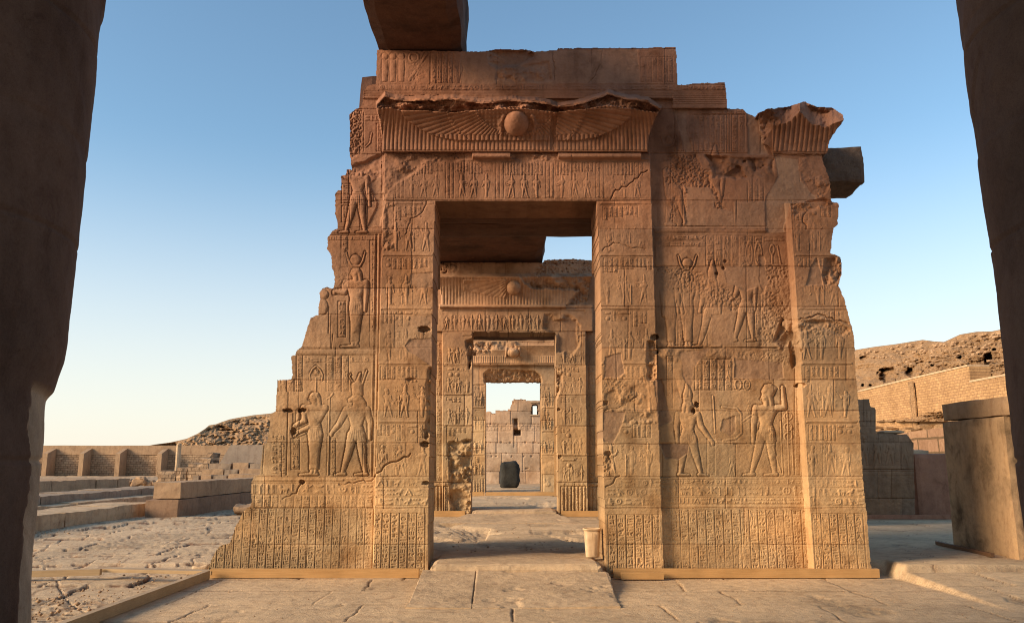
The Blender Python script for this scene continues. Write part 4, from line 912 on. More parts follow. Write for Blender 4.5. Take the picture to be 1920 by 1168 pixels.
# ================================================================ second and third gateway
def clean(c, xl, xr, ya, yb, n):
    pass
def gateway_two():
    y0 = 10.8; D = 23.3
    g = thing("temple_gateway", "second carved gateway seen through the nearest doorway, cornice with half a winged disc", "gateway", (0, y0 + .4, .2))
    c = Canvas(690, 476, 1240, 985, 1.0, 1.25); PX, PY = np.meshgrid(c.PX, c.PY)
    m = c.pmask([(690,990),(690,497),(820,494),(850,492),(1018,492),(1022,487),(1050,486),(1075,485),(1110,488),(1150,492),(1200,500),(1240,520),(1240,990)], 1, 1, 5) - c.pmask([(885,622),(1041,622),(1044,800),(1047,990),(882,990),(884,800)], 1, .6, 9)
    lab = np.full(PX.shape, 0); lab[(PX > 1098 + (PY - 600) * .012)] = 6; lab[(PX > 829) & (PX < 960) & (PY >= 622)] = 1; lab[(PX >= 960) & (PX <= 1098 + (PY - 600) * .012) & (PY >= 622)] = 5
    lab[(PY >= 572) & (PY < 622) & (PX > 815) & (PX < 1112)] = 2
    t = np.clip((572 - PY) / 54, 0, 1); cor = (PX > 828 - 8 * t ** 2) & (PX < 1102 + 8 * t ** 2) & (PY < 572) & (PY > 513); lab[cor] = 3; lab[(PY <= 513)] = 4
    B = c.B; B[:] = 0; B[(lab == 1) | (lab == 5) | (lab == 2)] = .12; B[lab == 6] = -.05
    n = fbm(c.H, c.W, 20, 4)
    cav = .18 + .45 * t ** 2.2; B[cor] = cav[cor]
    tp = cor & (PY < 519); B[tp] = (.63 - (519 - PY) / 6 * .25)[tp]
    br = c.pmask([(972,513),(1110,513),(1110,585),(1060,580),(1085,545),(1000,540),(985,530)], 3, 3, 12); B -= br * (.16 + .2 * n) * cor
    rd = cor & (PY > 520); c.D[rd] += (.02 * np.abs(np.sin(PX * math.pi / 6.0)) ** .7)[rd]
    w = cor & (PX > 868) & (PX < 950) & (PY > 524) & (PY < 560 - (950 - PX) * .18); th = np.arctan2(PY - 520, 966 - PX); c.D[w] = (.02 + .03 * np.abs(np.sin(th * 22)) ** .6)[w]
    ed = np.hypot(PX - 963, PY - 540) / 13.0; ds = ed < 1; c.D[ds] = (.25 * np.sqrt(np.clip(1 - ed ** 2, 0, 1)) + .03)[ds]; lab[ds] = 7
    tor = (np.abs(PY - 574.5) < 3.8) & (PX > 824) & (PX < 1062); B[tor] = (.14 + .12 * np.sqrt(np.clip(1 - ((PY - 574.5) / 3.8) ** 2, 0, 1)))[tor]; lab[tor] = 8
    c.line([(831, 583), (1096, 583)], 1.3, -.03)
    x = 838
    for k in range(13):
        if x < 1015: c.figure(x, 618, 24, random.choice([1, -1]), random.choice(['man', 'woman']), random.choice(['disc', 'white', None]), None, .025); c.column(x + 6, 590, 6, 26, .02)
        x += 15.5
    for ya, yb in [(630,682),(686,738),(742,796),(800,852),(856,902)]:
        c.register(834, 882, ya, yb, .024); c.register(1049, 1097, ya, yb, .024)
    c.columns(817, 828, 640, 900, 10, .018); c.columns(1104, 1116, 640, 900, 10, .018)
    for xa, xb in [(816, 828), (832, 882), (1052, 1099), (1104, 1140)]: c.columns(xa, xb, 912, 962, 7, .022, -.03, 1.2); c.row(xa, xb, 904, 911, .02)
    # damage
    c.broken([(1022,590),(1070,590),(1088,610),(1086,650),(1070,668),(1046,660),(1046,630),(1020,615)], -.10, 3, 20, -.06); c.plaster([(1030,600),(1080,600),(1082,655),(1050,660),(1046,622),(1030,618)], -.07, 2, .4)
    c.broken([(838,830),(884,826),(884,965),(850,968),(842,930),(846,880)], -.22, 5, 26); c.broken([(862,880),(886,870),(886,905),(868,905)], -.25, 3, 10); c.broken([(858,940),(886,935),(886,962),(860,966)], -.2, 3, 12)
    c.broken([(874,640),(886,636),(886,666),(880,690)], -.2, 2, 9); c.hole(850, 832, 7, 5, -.25); c.hole(1048, 768, 3, 3, -.15); c.hole(1050, 856, 3, 3, -.15)
    c.broken([(1041,690),(1054,694),(1050,730),(1043,745)], -.2, 2, 10); c.plaster([(832,626),(868,624),(868,650),(832,652)], 0, 1, .3)
    c.broken([(690,492),(860,492),(855,514),(690,516)], -.1, 3, 14); c.pits([(1020,487),(1110,487),(1110,514),(1000,514)], .08, 5, 3)
    c.joints([494, 516], 60, 21); c.joints([577, 622, 684, 740, 798, 854, 904, 985], 60, 22); c.finish(.005)
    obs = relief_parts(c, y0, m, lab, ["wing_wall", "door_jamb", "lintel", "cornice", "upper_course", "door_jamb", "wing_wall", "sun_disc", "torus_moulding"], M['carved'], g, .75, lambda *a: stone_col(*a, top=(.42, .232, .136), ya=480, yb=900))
    by = {o.name.split('.')[0]: o for o in obs}; by['sun_disc'].parent = by['cornice']
    zt = on_y(960, 622, y0)[2]
    MB().box(-2.4, 2.4, y0 + .76, y0 + 2.0, zt + .02, zt + 1.6, .3, .03, .03, 5).build("inner_lintel", M['soffit'], g)
    for a, b in ((-2.4, -1.5), (1.55, 2.4)): MB().box(a, b, y0 + .76, y0 + 2.0, .2, zt + .01, .3, .03, .03, 6).build("inner_jamb", M['brown'], g)
def gateway_three():
    y0 = 22.5
    g = thing("temple_gateway", "third and smallest looking gateway with small sun disc, farthest in the row of doorways", "gateway", (0, y0 + .4, .33))
    c = Canvas(830, 616, 1100, 944, 1.0, 1.4); PX, PY = np.meshgrid(c.PX, c.PY)
    m = c.pmask([(830,950),(830,624),(1100,622),(1100,950)], 1, .8, 5) - c.pmask([(910,714),(1014,714),(1016,950),(908,950)], 1, .4, 6)
    lab = np.full(PX.shape, 0); lab[PX > 962] = 1; lab[(PY >= 683) & (PY < 714)] = 2
    t = np.clip((681 - PY) / 36, 0, 1); cor = (PY < 681) & (PX > 870) & (PX < 1056); lab[cor] = 3; lab[(PY < 648)] = 4
    B = c.B; B[:] = 0; cr = cor & (PY >= 648); B[cr] = (.15 + .4 * t ** 2.2)[cr]; n = fbm(c.H, c.W, 14, 4)
    up = (PY < 656) & (PY > 640) & (PX < 968); B[up] = (.12 + .15 * n)[up]; c.pits([(885,642),(925,642),(918,660),(888,662)], .12, 5, 2)
    rd = cor & (PY > 667); c.D[rd] += (.03 * np.abs(np.sin(PX * math.pi / 4.2)) ** .7)[rd]
    ed = np.hypot((PX - 962) / 11.0, (PY - 661) / 9.0); ds = ed < 1; c.D[ds] = (.3 * np.sqrt(np.clip(1 - ed ** 2, 0, 1)) + .05)[ds]; lab[ds] = 5
    c.carve([('l', 950, 654, 949, 668, 2.5, 2.0)], .15, 2); c.carve([('l', 974, 654, 976, 668, 2.5, 2.0)], .15, 2)
    tor = np.abs(PY - 682) < 2.2; B[tor] = .2; lab[tor] = 6
    sof = c.pmask([(908,700),(916,693),(940,692),(970,694),(1004,696),(1015,706),(1015,716),(908,716)], 2, 1.5, 6); n2 = fbm(c.H, c.W, 5, 3); B -= sof * (.10 + .35 * np.clip((PY - 694) / 22, 0, 1) + .12 * n2)
    for ya, yb in [(722,762),(766,806),(810,850),(854,894)]:
        c.register(888, 907, ya, yb, .03); c.register(1018, 1038, ya, yb, .03)
    c.columns(887, 907, 898, 928, 5, .02); c.broken([(1017,870),(1042,866),(1044,928),(1018,930)], .05, 3, 20)
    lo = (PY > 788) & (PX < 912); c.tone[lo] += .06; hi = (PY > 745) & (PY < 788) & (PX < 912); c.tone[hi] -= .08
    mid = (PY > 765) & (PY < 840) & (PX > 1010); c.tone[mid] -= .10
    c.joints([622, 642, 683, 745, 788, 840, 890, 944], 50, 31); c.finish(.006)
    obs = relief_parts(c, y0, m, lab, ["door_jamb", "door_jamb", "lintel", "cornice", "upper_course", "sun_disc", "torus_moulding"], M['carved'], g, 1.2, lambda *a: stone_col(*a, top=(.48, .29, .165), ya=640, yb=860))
    by = {o.name.split('.')[0]: o for o in obs}; by['sun_disc'].parent = by['cornice']
gateway_two(); gateway_three()

# ================================================================ rear wall and the dark stone
def rear_wall():
    y0 = 37.5; c = Canvas(800, 740, 1130, 912, 1.0, 2.0); PX, PY = np.meshgrid(c.PX, c.PY)
    m = c.pmask([(800,920),(800,772),(880,772),(920,771),(921,776),(928,776),(929,769),(957,769),(957,758),(963,757),(963,748),(985,748),(986,751),(1040,751),(1070,756),(1130,760),(1130,920)], 1, .6, 5)
    m -= c.pmask([(996,757),(1008,757),(1008,777),(996,777)], 1, .2, 5)
    lab = np.zeros(PX.shape, int)
    c.plaster([(964,785),(970,785),(971,808),(976,808),(976,815),(963,815)], -.25, .3, 0); w = c.pmask([(963,806),(976,806),(976,816),(963,816)], .5); c.D -= .5 * w
    c.line([(962, 785), (964, 812), (964, 838)], 1.4, -.04); lo = (PY > 884) & (PX < 937); c.B[lo] = .5
    for k in range(14): c.hole(random.uniform(905, 1016), random.choice([829, 829, 855, 878]), 1.6, 1.2, -.12)
    c.pits([(905,795),(1020,795),(1020,804),(905,804)], .03, 4, 4); c.row(860, 1070, 800, 808, .008)
    c.joints([750, 771, 795, 830, 850, 884, 912], 40, 41, depth=-.012); c.finish(.008)
    g = thing("rear_wall", "pale block wall with stepped top and small window, seen through the farthest doorway", "wall", (0, y0 + .6, .5))
    relief_parts(c, y0, m, lab, ["wall_body"], M['carved'], g, 1.4, lambda *a: stone_col(*a, top=(.50, .33, .21), bot=(.54, .38, .25), ya=750, yb=900))
    a = on_y(994, 779, y0); b = on_y(1010, 755, y0); fr = MB()
    fr.box(a[0], b[0], y0 - .10, y0 + .0, a[2] - .02, a[2] + .06, .5, 0, .01); fr.box(a[0], b[0], y0 - .10, y0, b[2] - .02, b[2] + .06, .5, 0, .01)
    fr.build("window_frame", M['pale'], g)
rear_wall()
def lump(name, label, cat, cx, cy, z0, sx, sy, sz, m, seed, rough=.12, power=4.0, group=None, n=26):
    """a rough boulder or block: superellipsoid pushed about by noise, flat at the bottom"""
    u = np.linspace(0, 2 * math.pi, n * 2 + 1); v = np.linspace(-math.pi / 2, math.pi / 2, n + 1); U, Vv = np.meshgrid(u, v)
    f = lambda w, e: np.sign(w) * np.abs(w) ** e
    e = 2 / power; X = f(np.cos(Vv), e) * f(np.cos(U), e); Y = f(np.cos(Vv), e) * f(np.sin(U), e); Z = f(np.sin(Vv), e)
    P = np.stack([X * sx, Y * sy, (Z + 1) * sz], -1); q = P / max(sx, sz) * 1.3 + seed * 5.1
    d = np.stack([wfbm(q[..., 1] + q[..., 2], q[..., 0] - q[..., 2]), wfbm(q[..., 0] + 4 + q[..., 2], q[..., 1]), wfbm(q[..., 0] + 9, q[..., 1] + q[..., 2])], -1)
    P = P + d * rough * max(sx, sz) * 2; P[..., 2] = np.maximum(P[..., 2], -.02) + z0; P[..., 0] += cx; P[..., 1] += cy
    b = MB(); b.grid(P); o = b.build(name, m, None, True); return tag(o, label, cat, group)
p = on_y(955, 916, 27.5); q = on_y(955, 868, 27.5); hw = (on_y(973, 890, 27.5)[0] - on_y(937, 890, 27.5)[0]) / 2
lump("granite_block", "rough dark granite block standing alone on the floor beyond the farthest doorway", "stone block", p[0], 27.9, .46, hw * 1.0, .5, (q[2] - p[2]) / 2 + .02, M['granite'], 3, .10, 5)

# ================================================================ beams
zb = float(on_y(790, 96, 0)[2]); xa = float(on_y(704, 96, 0)[0]); xb = float(on_y(873, 96, 0)[0])
b = MB().box(xa, xb, -7.2, .8, zb + .02, zb + 1.35, .22, .05, .05, 11)
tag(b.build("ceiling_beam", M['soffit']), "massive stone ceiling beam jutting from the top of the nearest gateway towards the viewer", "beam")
z2 = float(on_y(960, 491, 10.8)[2]); xr = float(on_y(1020, 491, 10.8)[0])
b = MB().box(-2.75, xr, 1.2, 11.4, z2 + .02, z2 + 1.1, .25, .05, .05, 12)
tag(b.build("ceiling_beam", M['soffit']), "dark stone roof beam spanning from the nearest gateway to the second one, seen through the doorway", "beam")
p0 = on_y(1500, 346, 1.0); p1 = on_y(1613, 277, 1.0)
b = MB().box(p0[0], p1[0], .88, 1.75, p0[2], p1[2], .06, .06, .012, 13)
tag(b.build("lintel_block", M['dark']), "dark rough square stone block jutting out behind the upper right edge of the gateway", "stone block")

# ================================================================ foreground columns, unseen roof and side walls added to shade them
def column(label, edge, xc, yc, side, seed, scar):
    g = thing("stone_column", label, "column", (xc, yc, 0))
    R, Z = [], []
    for px, py in edge:
        dx, dy, dz = [float(v) for v in dirs(px, py)]; L = math.hypot(dx, dy); dxh, dyh = dx / L, dy / L
        R.append(abs(xc * dyh - (yc - CAM[1]) * dxh)); t = (xc * dxh + (yc - CAM[1]) * dyh) / L; Z.append(CAM[2] + dz * t)
    o = np.argsort(Z); Z = np.array(Z)[o]; R = np.array(R)[o]
    zz = np.linspace(.36, 7.2, 520); na = 300; aa = np.linspace(0, 2 * math.pi, na + 1); A, ZZ = np.meshgrid(aa, zz)
    rz = np.interp(ZZ, Z, R); rm = np.full_like(rz, R.max())
    # the worn side is the one towards the axis; the far side keeps its drum
    th0 = 0 if side < 0 else math.pi; dl = np.abs((A - th0 + math.pi) % (2 * math.pi) - math.pi); wv = 1 - sstep(1.3, 2.3, dl)
    r = rz * wv + rm * (1 - wv); x = np.cos(A) * r; y = np.sin(A) * r
    n = wfbm(np.cos(A) * 2 + seed, np.sin(A) * 2 + ZZ * 1.6, 5); n2 = wfbm(np.cos(A) * 9 + seed, np.sin(A) * 9 + ZZ * 9, 3)
    r = r + .010 * n + .006 * n2 - .012 * sstep(.42, .6, wfbm(np.cos(A) * 5 + seed, np.sin(A) * 5 + ZZ * 5, 4)); dz_ = np.minimum(np.abs((ZZ - .4) % 1.22), 1.22 - np.abs((ZZ - .4) % 1.22)); r -= .012 * (dz_ < .012)
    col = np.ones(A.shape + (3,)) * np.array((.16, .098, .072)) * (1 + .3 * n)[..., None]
    if scar:                                                       # plaster lost: paler rough stone on the lower drum
        ph = (A + math.pi) % (2 * math.pi) - math.pi
        w = .5 * wfbm(ZZ * 1.4, ZZ * .7 + seed, 3)
        s_ = sstep(2.05, 1.98, ZZ + .10 * n) * sstep(.06, .10, ph + .34 * w + .05 * n2) * (ph < 1.6)
        r -= s_ * (.018 + .03 * n + .012 * n2); col = col * (1 - s_[..., None]) + s_[..., None] * np.array((.46, .35, .25)) * (1 + .5 * n + .2 * n2)[..., None]
    P = np.stack([xc + r * np.cos(A), yc + r * np.sin(A), ZZ], -1); H, W = A.shape; i = np.arange(H * W).reshape(H, W)
    q = np.stack([i[:-1, :-1], i[:-1, 1:], i[1:, 1:], i[1:, :-1]], -1).reshape(-1, 4)
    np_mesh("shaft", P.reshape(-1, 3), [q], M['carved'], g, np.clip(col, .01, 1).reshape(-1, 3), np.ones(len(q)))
    def drum(nm, prof):
        A2, T = np.meshgrid(np.linspace(0, 2 * math.pi, 65), np.arange(len(prof))); pr = np.array(prof)
        P = np.stack([xc + np.cos(A2) * pr[T, 0], yc + np.sin(A2) * pr[T, 0], pr[T, 1]], -1); b = MB(); b.grid(P); b.build(nm, M['column'], g, True)
    rm_ = R.max()
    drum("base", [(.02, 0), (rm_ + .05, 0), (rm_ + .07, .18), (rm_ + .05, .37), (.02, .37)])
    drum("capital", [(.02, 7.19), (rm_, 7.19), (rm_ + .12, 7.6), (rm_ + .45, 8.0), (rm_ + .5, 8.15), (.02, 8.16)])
    return g
EL = [(200,0),(197,25),(193,30),(188,60),(180,140),(166,290),(163,298),(163,330),(155,400),(130,600),(124,650),(118,680),(106,715),(96,745),(93,790),(90,830),(84,880),(76,960),(72,1000),(68,1075),(66,1168)]
ER = [(1795,0),(1800,60),(1804,82),(1806,84),(1808,120),(1820,215),(1826,240),(1834,298),(1832,306),(1842,380),(1850,420),(1862,500),(1870,580),(1876,640),(1885,700),(1895,790),(1905,880),(1912,930),(1918,1000),(1924,1080),(1930,1168)]
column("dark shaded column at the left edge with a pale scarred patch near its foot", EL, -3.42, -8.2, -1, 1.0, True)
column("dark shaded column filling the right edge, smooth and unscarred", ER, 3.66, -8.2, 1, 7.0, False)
r = thing("hall_shade_roof", "unseen stone roof slabs added over the columned hall to shade its columns", "roof", (0, -10, 8.17))
MB().box(-6.5, 6.5, -9.1, -7.22, 8.17, 9.5, .6, .03, .04, 15).build("architrave", M['soffit'], r)
MB().box(-7.6, 9, -20, -6.0, 9.58, 10.3, .8, .03, .04, 16).build("shade_roof_slab", M['soffit'], r)  # unseen slab added overhead to darken the columns
for x_, lb in ((-7.4, "left"), (7.4, "right")):
    tag(MB().box(x_ - .4, x_ + .4, -20, -9.2, 0, 9.55, .6, .03, .02, 17).build("hall_shade_wall", M['soffit']), "high unseen side wall added to shade the columns from the %s, outside the picture" % lb, "wall")  # unseen walls added to keep sun and sky light off the columns

# ================================================================ ramps, thresholds
def wedge(name, label, pts_low, pts_high, z0, z1, seed, m, cat="ramp"):
    """pts: (x0,y) and (x1,y) at the foot and at the head"""
    (ax, ay), (bx, by) = pts_low; (cx, cy), (dx, dy) = pts_high; n = 140
    u, v = np.meshgrid(np.linspace(0, 1, n), np.linspace(0, 1, n)); X = (ax * (1 - u) + bx * u) * (1 - v) + (cx * (1 - u) + dx * u) * v
    Y = (ay * (1 - u) + by * u) * (1 - v) + (cy * (1 - u) + dy * u) * v; Z = z0 + (z1 - z0) * v
    nn = wfbm(X * 2.2 + seed, Y * 2.2, 4); Z = Z + .012 * nn + .004 * wfbm(X * 12, Y * 12 + seed, 3) - .02 * sstep(.3, .5, wfbm(X * 1.6 + 5 * seed, Y * 1.6, 4)); ed = np.minimum.reduce([u, 1 - u, v * 3]) ; X = X + .025 * wfbm(Y * 3, X * 0 + seed, 3) * ((u == 0) if seed == 1 else (u == 1)); Z -= .010 * (1 - sstep(0, .012, ed)) * (v > .1)
    top = np.stack([X, Y, Z], -1); b = MB(); b.grid(top)
    for e in (top[0], top[-1][::-1], top[:, 0][::-1], top[:, -1]):
        lo = e.copy(); lo[:, 2] = -.1; b.grid(np.stack([lo, e]))
    o = b.build(name, m); return tag(o, label, cat)
f0 = on_z(762, 1141, 0.0); f1 = on_z(1164, 1139, 0.0); h0 = on_z(792, 1069, .15); h1 = on_z(1138, 1069, .15); fj = on_z(884, 1141, 0.0); hj = on_z(893, 1069, .15)
wedge("stone_ramp", "narrow left slab of the entrance ramp, beside the left doorway board", [(f0[0], f0[1]), (fj[0] - .004, fj[1])], [(h0[0], h0[1]), (hj[0] - .004, hj[1])], .012, .155, 1, M['pale'])
wedge("stone_ramp", "broad right slab of the entrance ramp leading up to the nearest doorway", [(fj[0] + .004, fj[1]), (f1[0], f1[1])], [(hj[0] + .004, hj[1]), (h1[0], h1[1])], .012, .16, 2, M['pale'])
tz = .235; t0 = on_z(806, 1058, tz); t1 = on_z(1130, 1058, tz)
tag(MB().box(t0[0], t1[0], t0[1], .95, -.05, tz, .08, .018, .025, 20).build("threshold_slab", M['pale'], None, False), "worn stone threshold slab with chipped front edge, under the nearest doorway", "threshold")
tag(MB().box(float(on_y(884, 960, 10.4)[0]), float(on_y(1045, 960, 10.4)[0]), 10.35, 11.7, .1, .37, .12, .03, .03, 21).build("threshold_slab", M['pale']), "cracked stone threshold slab under the second gateway", "threshold")
wedge("stone_ramp", "low eroded ramp in front of the second gateway's threshold", [(-1.75, 8.0), (1.75, 8.0)], [(-1.2, 10.34), (1.25, 10.34)], .205, .29, 4, M['pale'])
tag(MB().box(float(on_y(908, 930, 22.5)[0]), float(on_y(1016, 930, 22.5)[0]), 22.4, 23.6, .25, .46, .15, .02, .02, 22).build("threshold_slab", M['pale']), "pale stone threshold slab under the farthest gateway", "threshold")

# ================================================================ timber
def board(name, label, p0, p1, w, h, m, cat="timber board", group=None, zt=None):
    p0 = np.array(p0, float); p1 = np.array(p1, float); L = np.linalg.norm((p1 - p0)[:2]); a = math.atan2(p1[1] - p0[1], p1[0] - p0[0])
    b = MB().box(-L / 2, L / 2, -w / 2, w / 2, 0, h, .3, .002, .006, int(L * 10)); V = np.concatenate(b.v); c_, s_ = math.cos(a), math.sin(a); mid = (p0 + p1) / 2
    sl = (p1[2] - p0[2]) / L
    V = np.stack([V[:, 0] * c_ - V[:, 1] * s_ + mid[0], V[:, 0] * s_ + V[:, 1] * c_ + mid[1], V[:, 2] + mid[2] + V[:, 0] * sl], -1)
    b.v = [V]; return tag(b.build(name, m), label, cat, group)
KB = "boards along the foot of the walls"
def foot_board(lb, xa, xb, py, z, y, h, m='wood'):
    p = on_y(xa, py, y); q = on_y(xb, py, y); board("foot_board", lb, (p[0], y, z), (q[0], y, z), .10, h, M[m], "foot board", KB)
foot_board("long tan timber board along the foot of the left wing, ending at the ramp", 394, 786, 1090, 0.005, -.22, .135)
foot_board("long tan timber board along the foot of the right wing, from ramp to outer corner", 1150, 1649, 1090, 0.005, -.22, .135)
foot_board("short tan timber board lying in front of the long one, just right of the ramp", 1164, 1245, 1094, 0.005, -.36, .10)
foot_board("tan board at the foot of the second gateway, left of its threshold", 760, 872, 968, .20, 10.55, .16)
foot_board("tan board at the foot of the second gateway, right of its threshold", 1052, 1150, 968, .20, 10.55, .16)
foot_board("thin tan board at the foot of the farthest gateway's left jamb", 868, 907, 930, .33, 22.2, .16)
foot_board("thin tan board across the farthest gateway's threshold", 911, 1050, 930, .33, 22.2, .15)
p = on_z(388, 1086, .0); q = on_z(60, 1213, .0); board("timber_beam", "long squared timber beam running diagonally to the bottom edge of the picture", (p[0], p[1], 0.0), (q[0], q[1], 0.0), .09, .13, M['wood2'], "timber")
p = on_z(192, 1074, .03); q = on_z(402, 1079, .03); board("timber_plank", "thin pale plank lying on the rough floor, touching the left wing's corner", (p[0], p[1], .05), (q[0], q[1], .05), .20, .06, M['wood2'], "plank")
p = on_z(20, 1083, .0); q = on_z(189, 1081, .0); board("timber_plank", "short thick plank on the rough floor beside the left column", (p[0], p[1], .0), (q[0], q[1], .02), .10, .10, M['wood2'], "plank")
p = on_z(1757, 1021, .2); q = on_z(1862, 1045, .2); board("timber_beam", "dark thin timber lying on the floor before the stained pier, left of the other", (p[0], p[1], .2), (q[0], q[1], .2), .07, .07, M['darkwood'], "timber")
p = on_z(1796, 1026, .2); q = on_z(1904, 1046, .2); board("timber_beam", "dark thin timber lying right against the foot of the stained pier", (p[0], p[1], .2), (q[0], q[1], .2), .06, .07, M['darkwood'], "timber")
st = thing("wooden_step", "small dark wooden step standing inside the nearest doorway at the left jamb", "step", (-1.55, 2.1, .2))
MB().box(-1.95, -1.50, 1.6, 2.0, .46, .52, .2, .003, .006).build("tread", M['darkwood'], st)
for x_ in (-1.93, -1.57): MB().box(x_, x_ + .05, 1.62, 1.98, .2, .459, .2, .002, .004).build("leg", M['darkwood'], st)
board("timber_plank", "grey plank lying on the floor just inside the left jamb of the nearest doorway", (-1.62, 1.2, .215), (-1.42, 2.0, .215), .12, .05, M['wood2'], "plank")

# ================================================================ waste bin
def bin_():
    g = thing("waste_bin", "cream plastic waste bin with a rim, against the right jamb of the nearest doorway", "bin", (1.20, .30, .24))
    def lathe(nm, prof, n=48, pw=3.2, par=g):
        A, T = np.meshgrid(np.linspace(0, 2 * math.pi, n + 1), np.arange(len(prof))); pr = np.array(prof); f = lambda w: np.sign(w) * np.abs(w) ** (2 / pw)
        P = np.stack([1.20 + f(np.cos(A)) * pr[T, 0], .30 + f(np.sin(A)) * pr[T, 0] * .85, .24 + pr[T, 1]], -1); b = MB(); b.grid(P); return b.build(nm, M['plastic'], par, True)
    body = lathe("body", [(.005, 0), (.092, 0), (.098, .01), (.110, .2), (.122, .40), (.116, .40), (.104, .2), (.092, .02), (.005, .02)])
    lathe("rim", [(.123, .385), (.136, .388), (.138, .405), (.131, .418), (.118, .418), (.117, .40)])
    b = MB(); b.box(1.20 - .012, 1.20 + .012, .30 - .112, .30 - .098, .27, .60, .05, 0, .004, skew=lambda P: P - np.array([0, 1, 0]) * ((P[..., 2:3] - .27) * .06)); b.build("seam_rib", M['plastic'], g)
bin_()
# ================================================================ ruins right of the gateway
def right_ruins():
    # stained pier whose left face looks into the sun
    A = on_z(1787, 1025, .2); Bc = on_z(1904, 1050, .2); x0 = float(A[0]); ya, yb = .35, float(A[1])
    zt = float(on_x(1772, 756, x0)[2]); zm = float(on_x(1768, 790, x0)[2])
    g = thing("stone_pier", "big stained sandstone pier with a grey top block, beside the right column", "pier", (8.6, 1.5, .2))
    MB().box(x0, 9.4, ya, yb, .15, zm - .004, .09, .016, .012, 51).build("pier_body", M['stain'], g)
    MB().box(x0 + .03, 9.4, ya - .6, yb, zm + .004, zt, .12, .016, .012, 52).build("top_block", M['sand'], g)
    # dark carved wall
    y0 = 9.6; c = Canvas(1560, 742, 1716, 985, 1.0, .7); PX, PY = np.meshgrid(c.PX, c.PY)
    m = c.pmask([(1560,990),(1560,748),(1629,748),(1631,762),(1641,764),(1642,812),(1700,814),(1712,830),(1716,990)], 1, .8, 6)
    c.columns(1600, 1640, 770, 800, 8, .02); c.row(1600, 1640, 806, 814, .02)
    for k in range(4): c.figure(1622 + k * 24, 872, 48, random.choice([1, -1]), 'man', 'disc', None, .03); c.column(1632 + k * 24, 830, 7, 34, .02)
    for y in (880, 884, 892): c.line([(1560, y), (1716, y)], 1.4, -.03)
    for k in range(4): c.figure(1625 + k * 24, 928, 30, 1, 'woman', None, None, .018)
    c.pits([(1600,890),(1716,890),(1716,965),(1600,965)], .02, 6, 4); c.line([(1560, 934), (1716, 934)], 1.4, -.03)
    c.joints([748, 790, 828, 880, 934, 985], 40, 61); c.finish(.006)
    g = thing("carved_wall", "shaded carved wall with stepped top, just right of the gateway's outer corner", "wall", (9.6, y0 + .4, .2))
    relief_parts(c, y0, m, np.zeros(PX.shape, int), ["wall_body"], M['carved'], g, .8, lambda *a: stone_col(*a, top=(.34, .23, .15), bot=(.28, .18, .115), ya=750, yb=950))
    p = on_y(1676, 813, y0); tag(MB().box(p[0] - .22, p[0] + .35, y0 + .1, y0 + .6, p[2] + .005, p[2] + .09, .1, .02, .02, 62).build("loose_stone", M['pale']), "flat pale stone lying on top of the shaded carved wall", "stone")
    # red slab pier
    y1 = 10.1; a = on_y(1724, 973, y1); b_ = on_y(1806, 850, y1)
    tag(MB().box(a[0], b_[0], y1, y1 + .42, .15, b_[2], .12, .02, .02, 63).build("stone_pier", M['red']), "plain reddish upright slab between the shaded carved wall and the stained pier", "pier")
    p = on_y(1706, 849, y1 + .5); q = on_y(1734, 843, y1 + .5)
    tag(MB().box(p[0], q[0] + .1, y1 + .44, y1 + .9, .2, q[2], .12, .02, .02, 64).build("stone_post", M['pale']), "pale square post end showing just above the reddish slab", "post")
    foot_board("dark board at the foot of the shaded carved wall and red slab", 1600, 1790, 970, .2, 9.45, .12, 'red')
    # hidden block added behind the right wing to shade the carved wall and court
    tag(MB().box(3.4, 7.2, 6.8, 8.2, .15, 6.2, .4, .05, .05, 65).build("shade_block", M['brown']), "hidden stone block added to shade the court, behind the right wing of the nearest gateway", "wall")
def sloped(xs, ridge, ybot, plane, disp, back, m, colf=None, st=1.6):
    """hillside: a tilted plane seen from the front, pushed along by noise, with a slope falling away behind its ridge"""
    pass
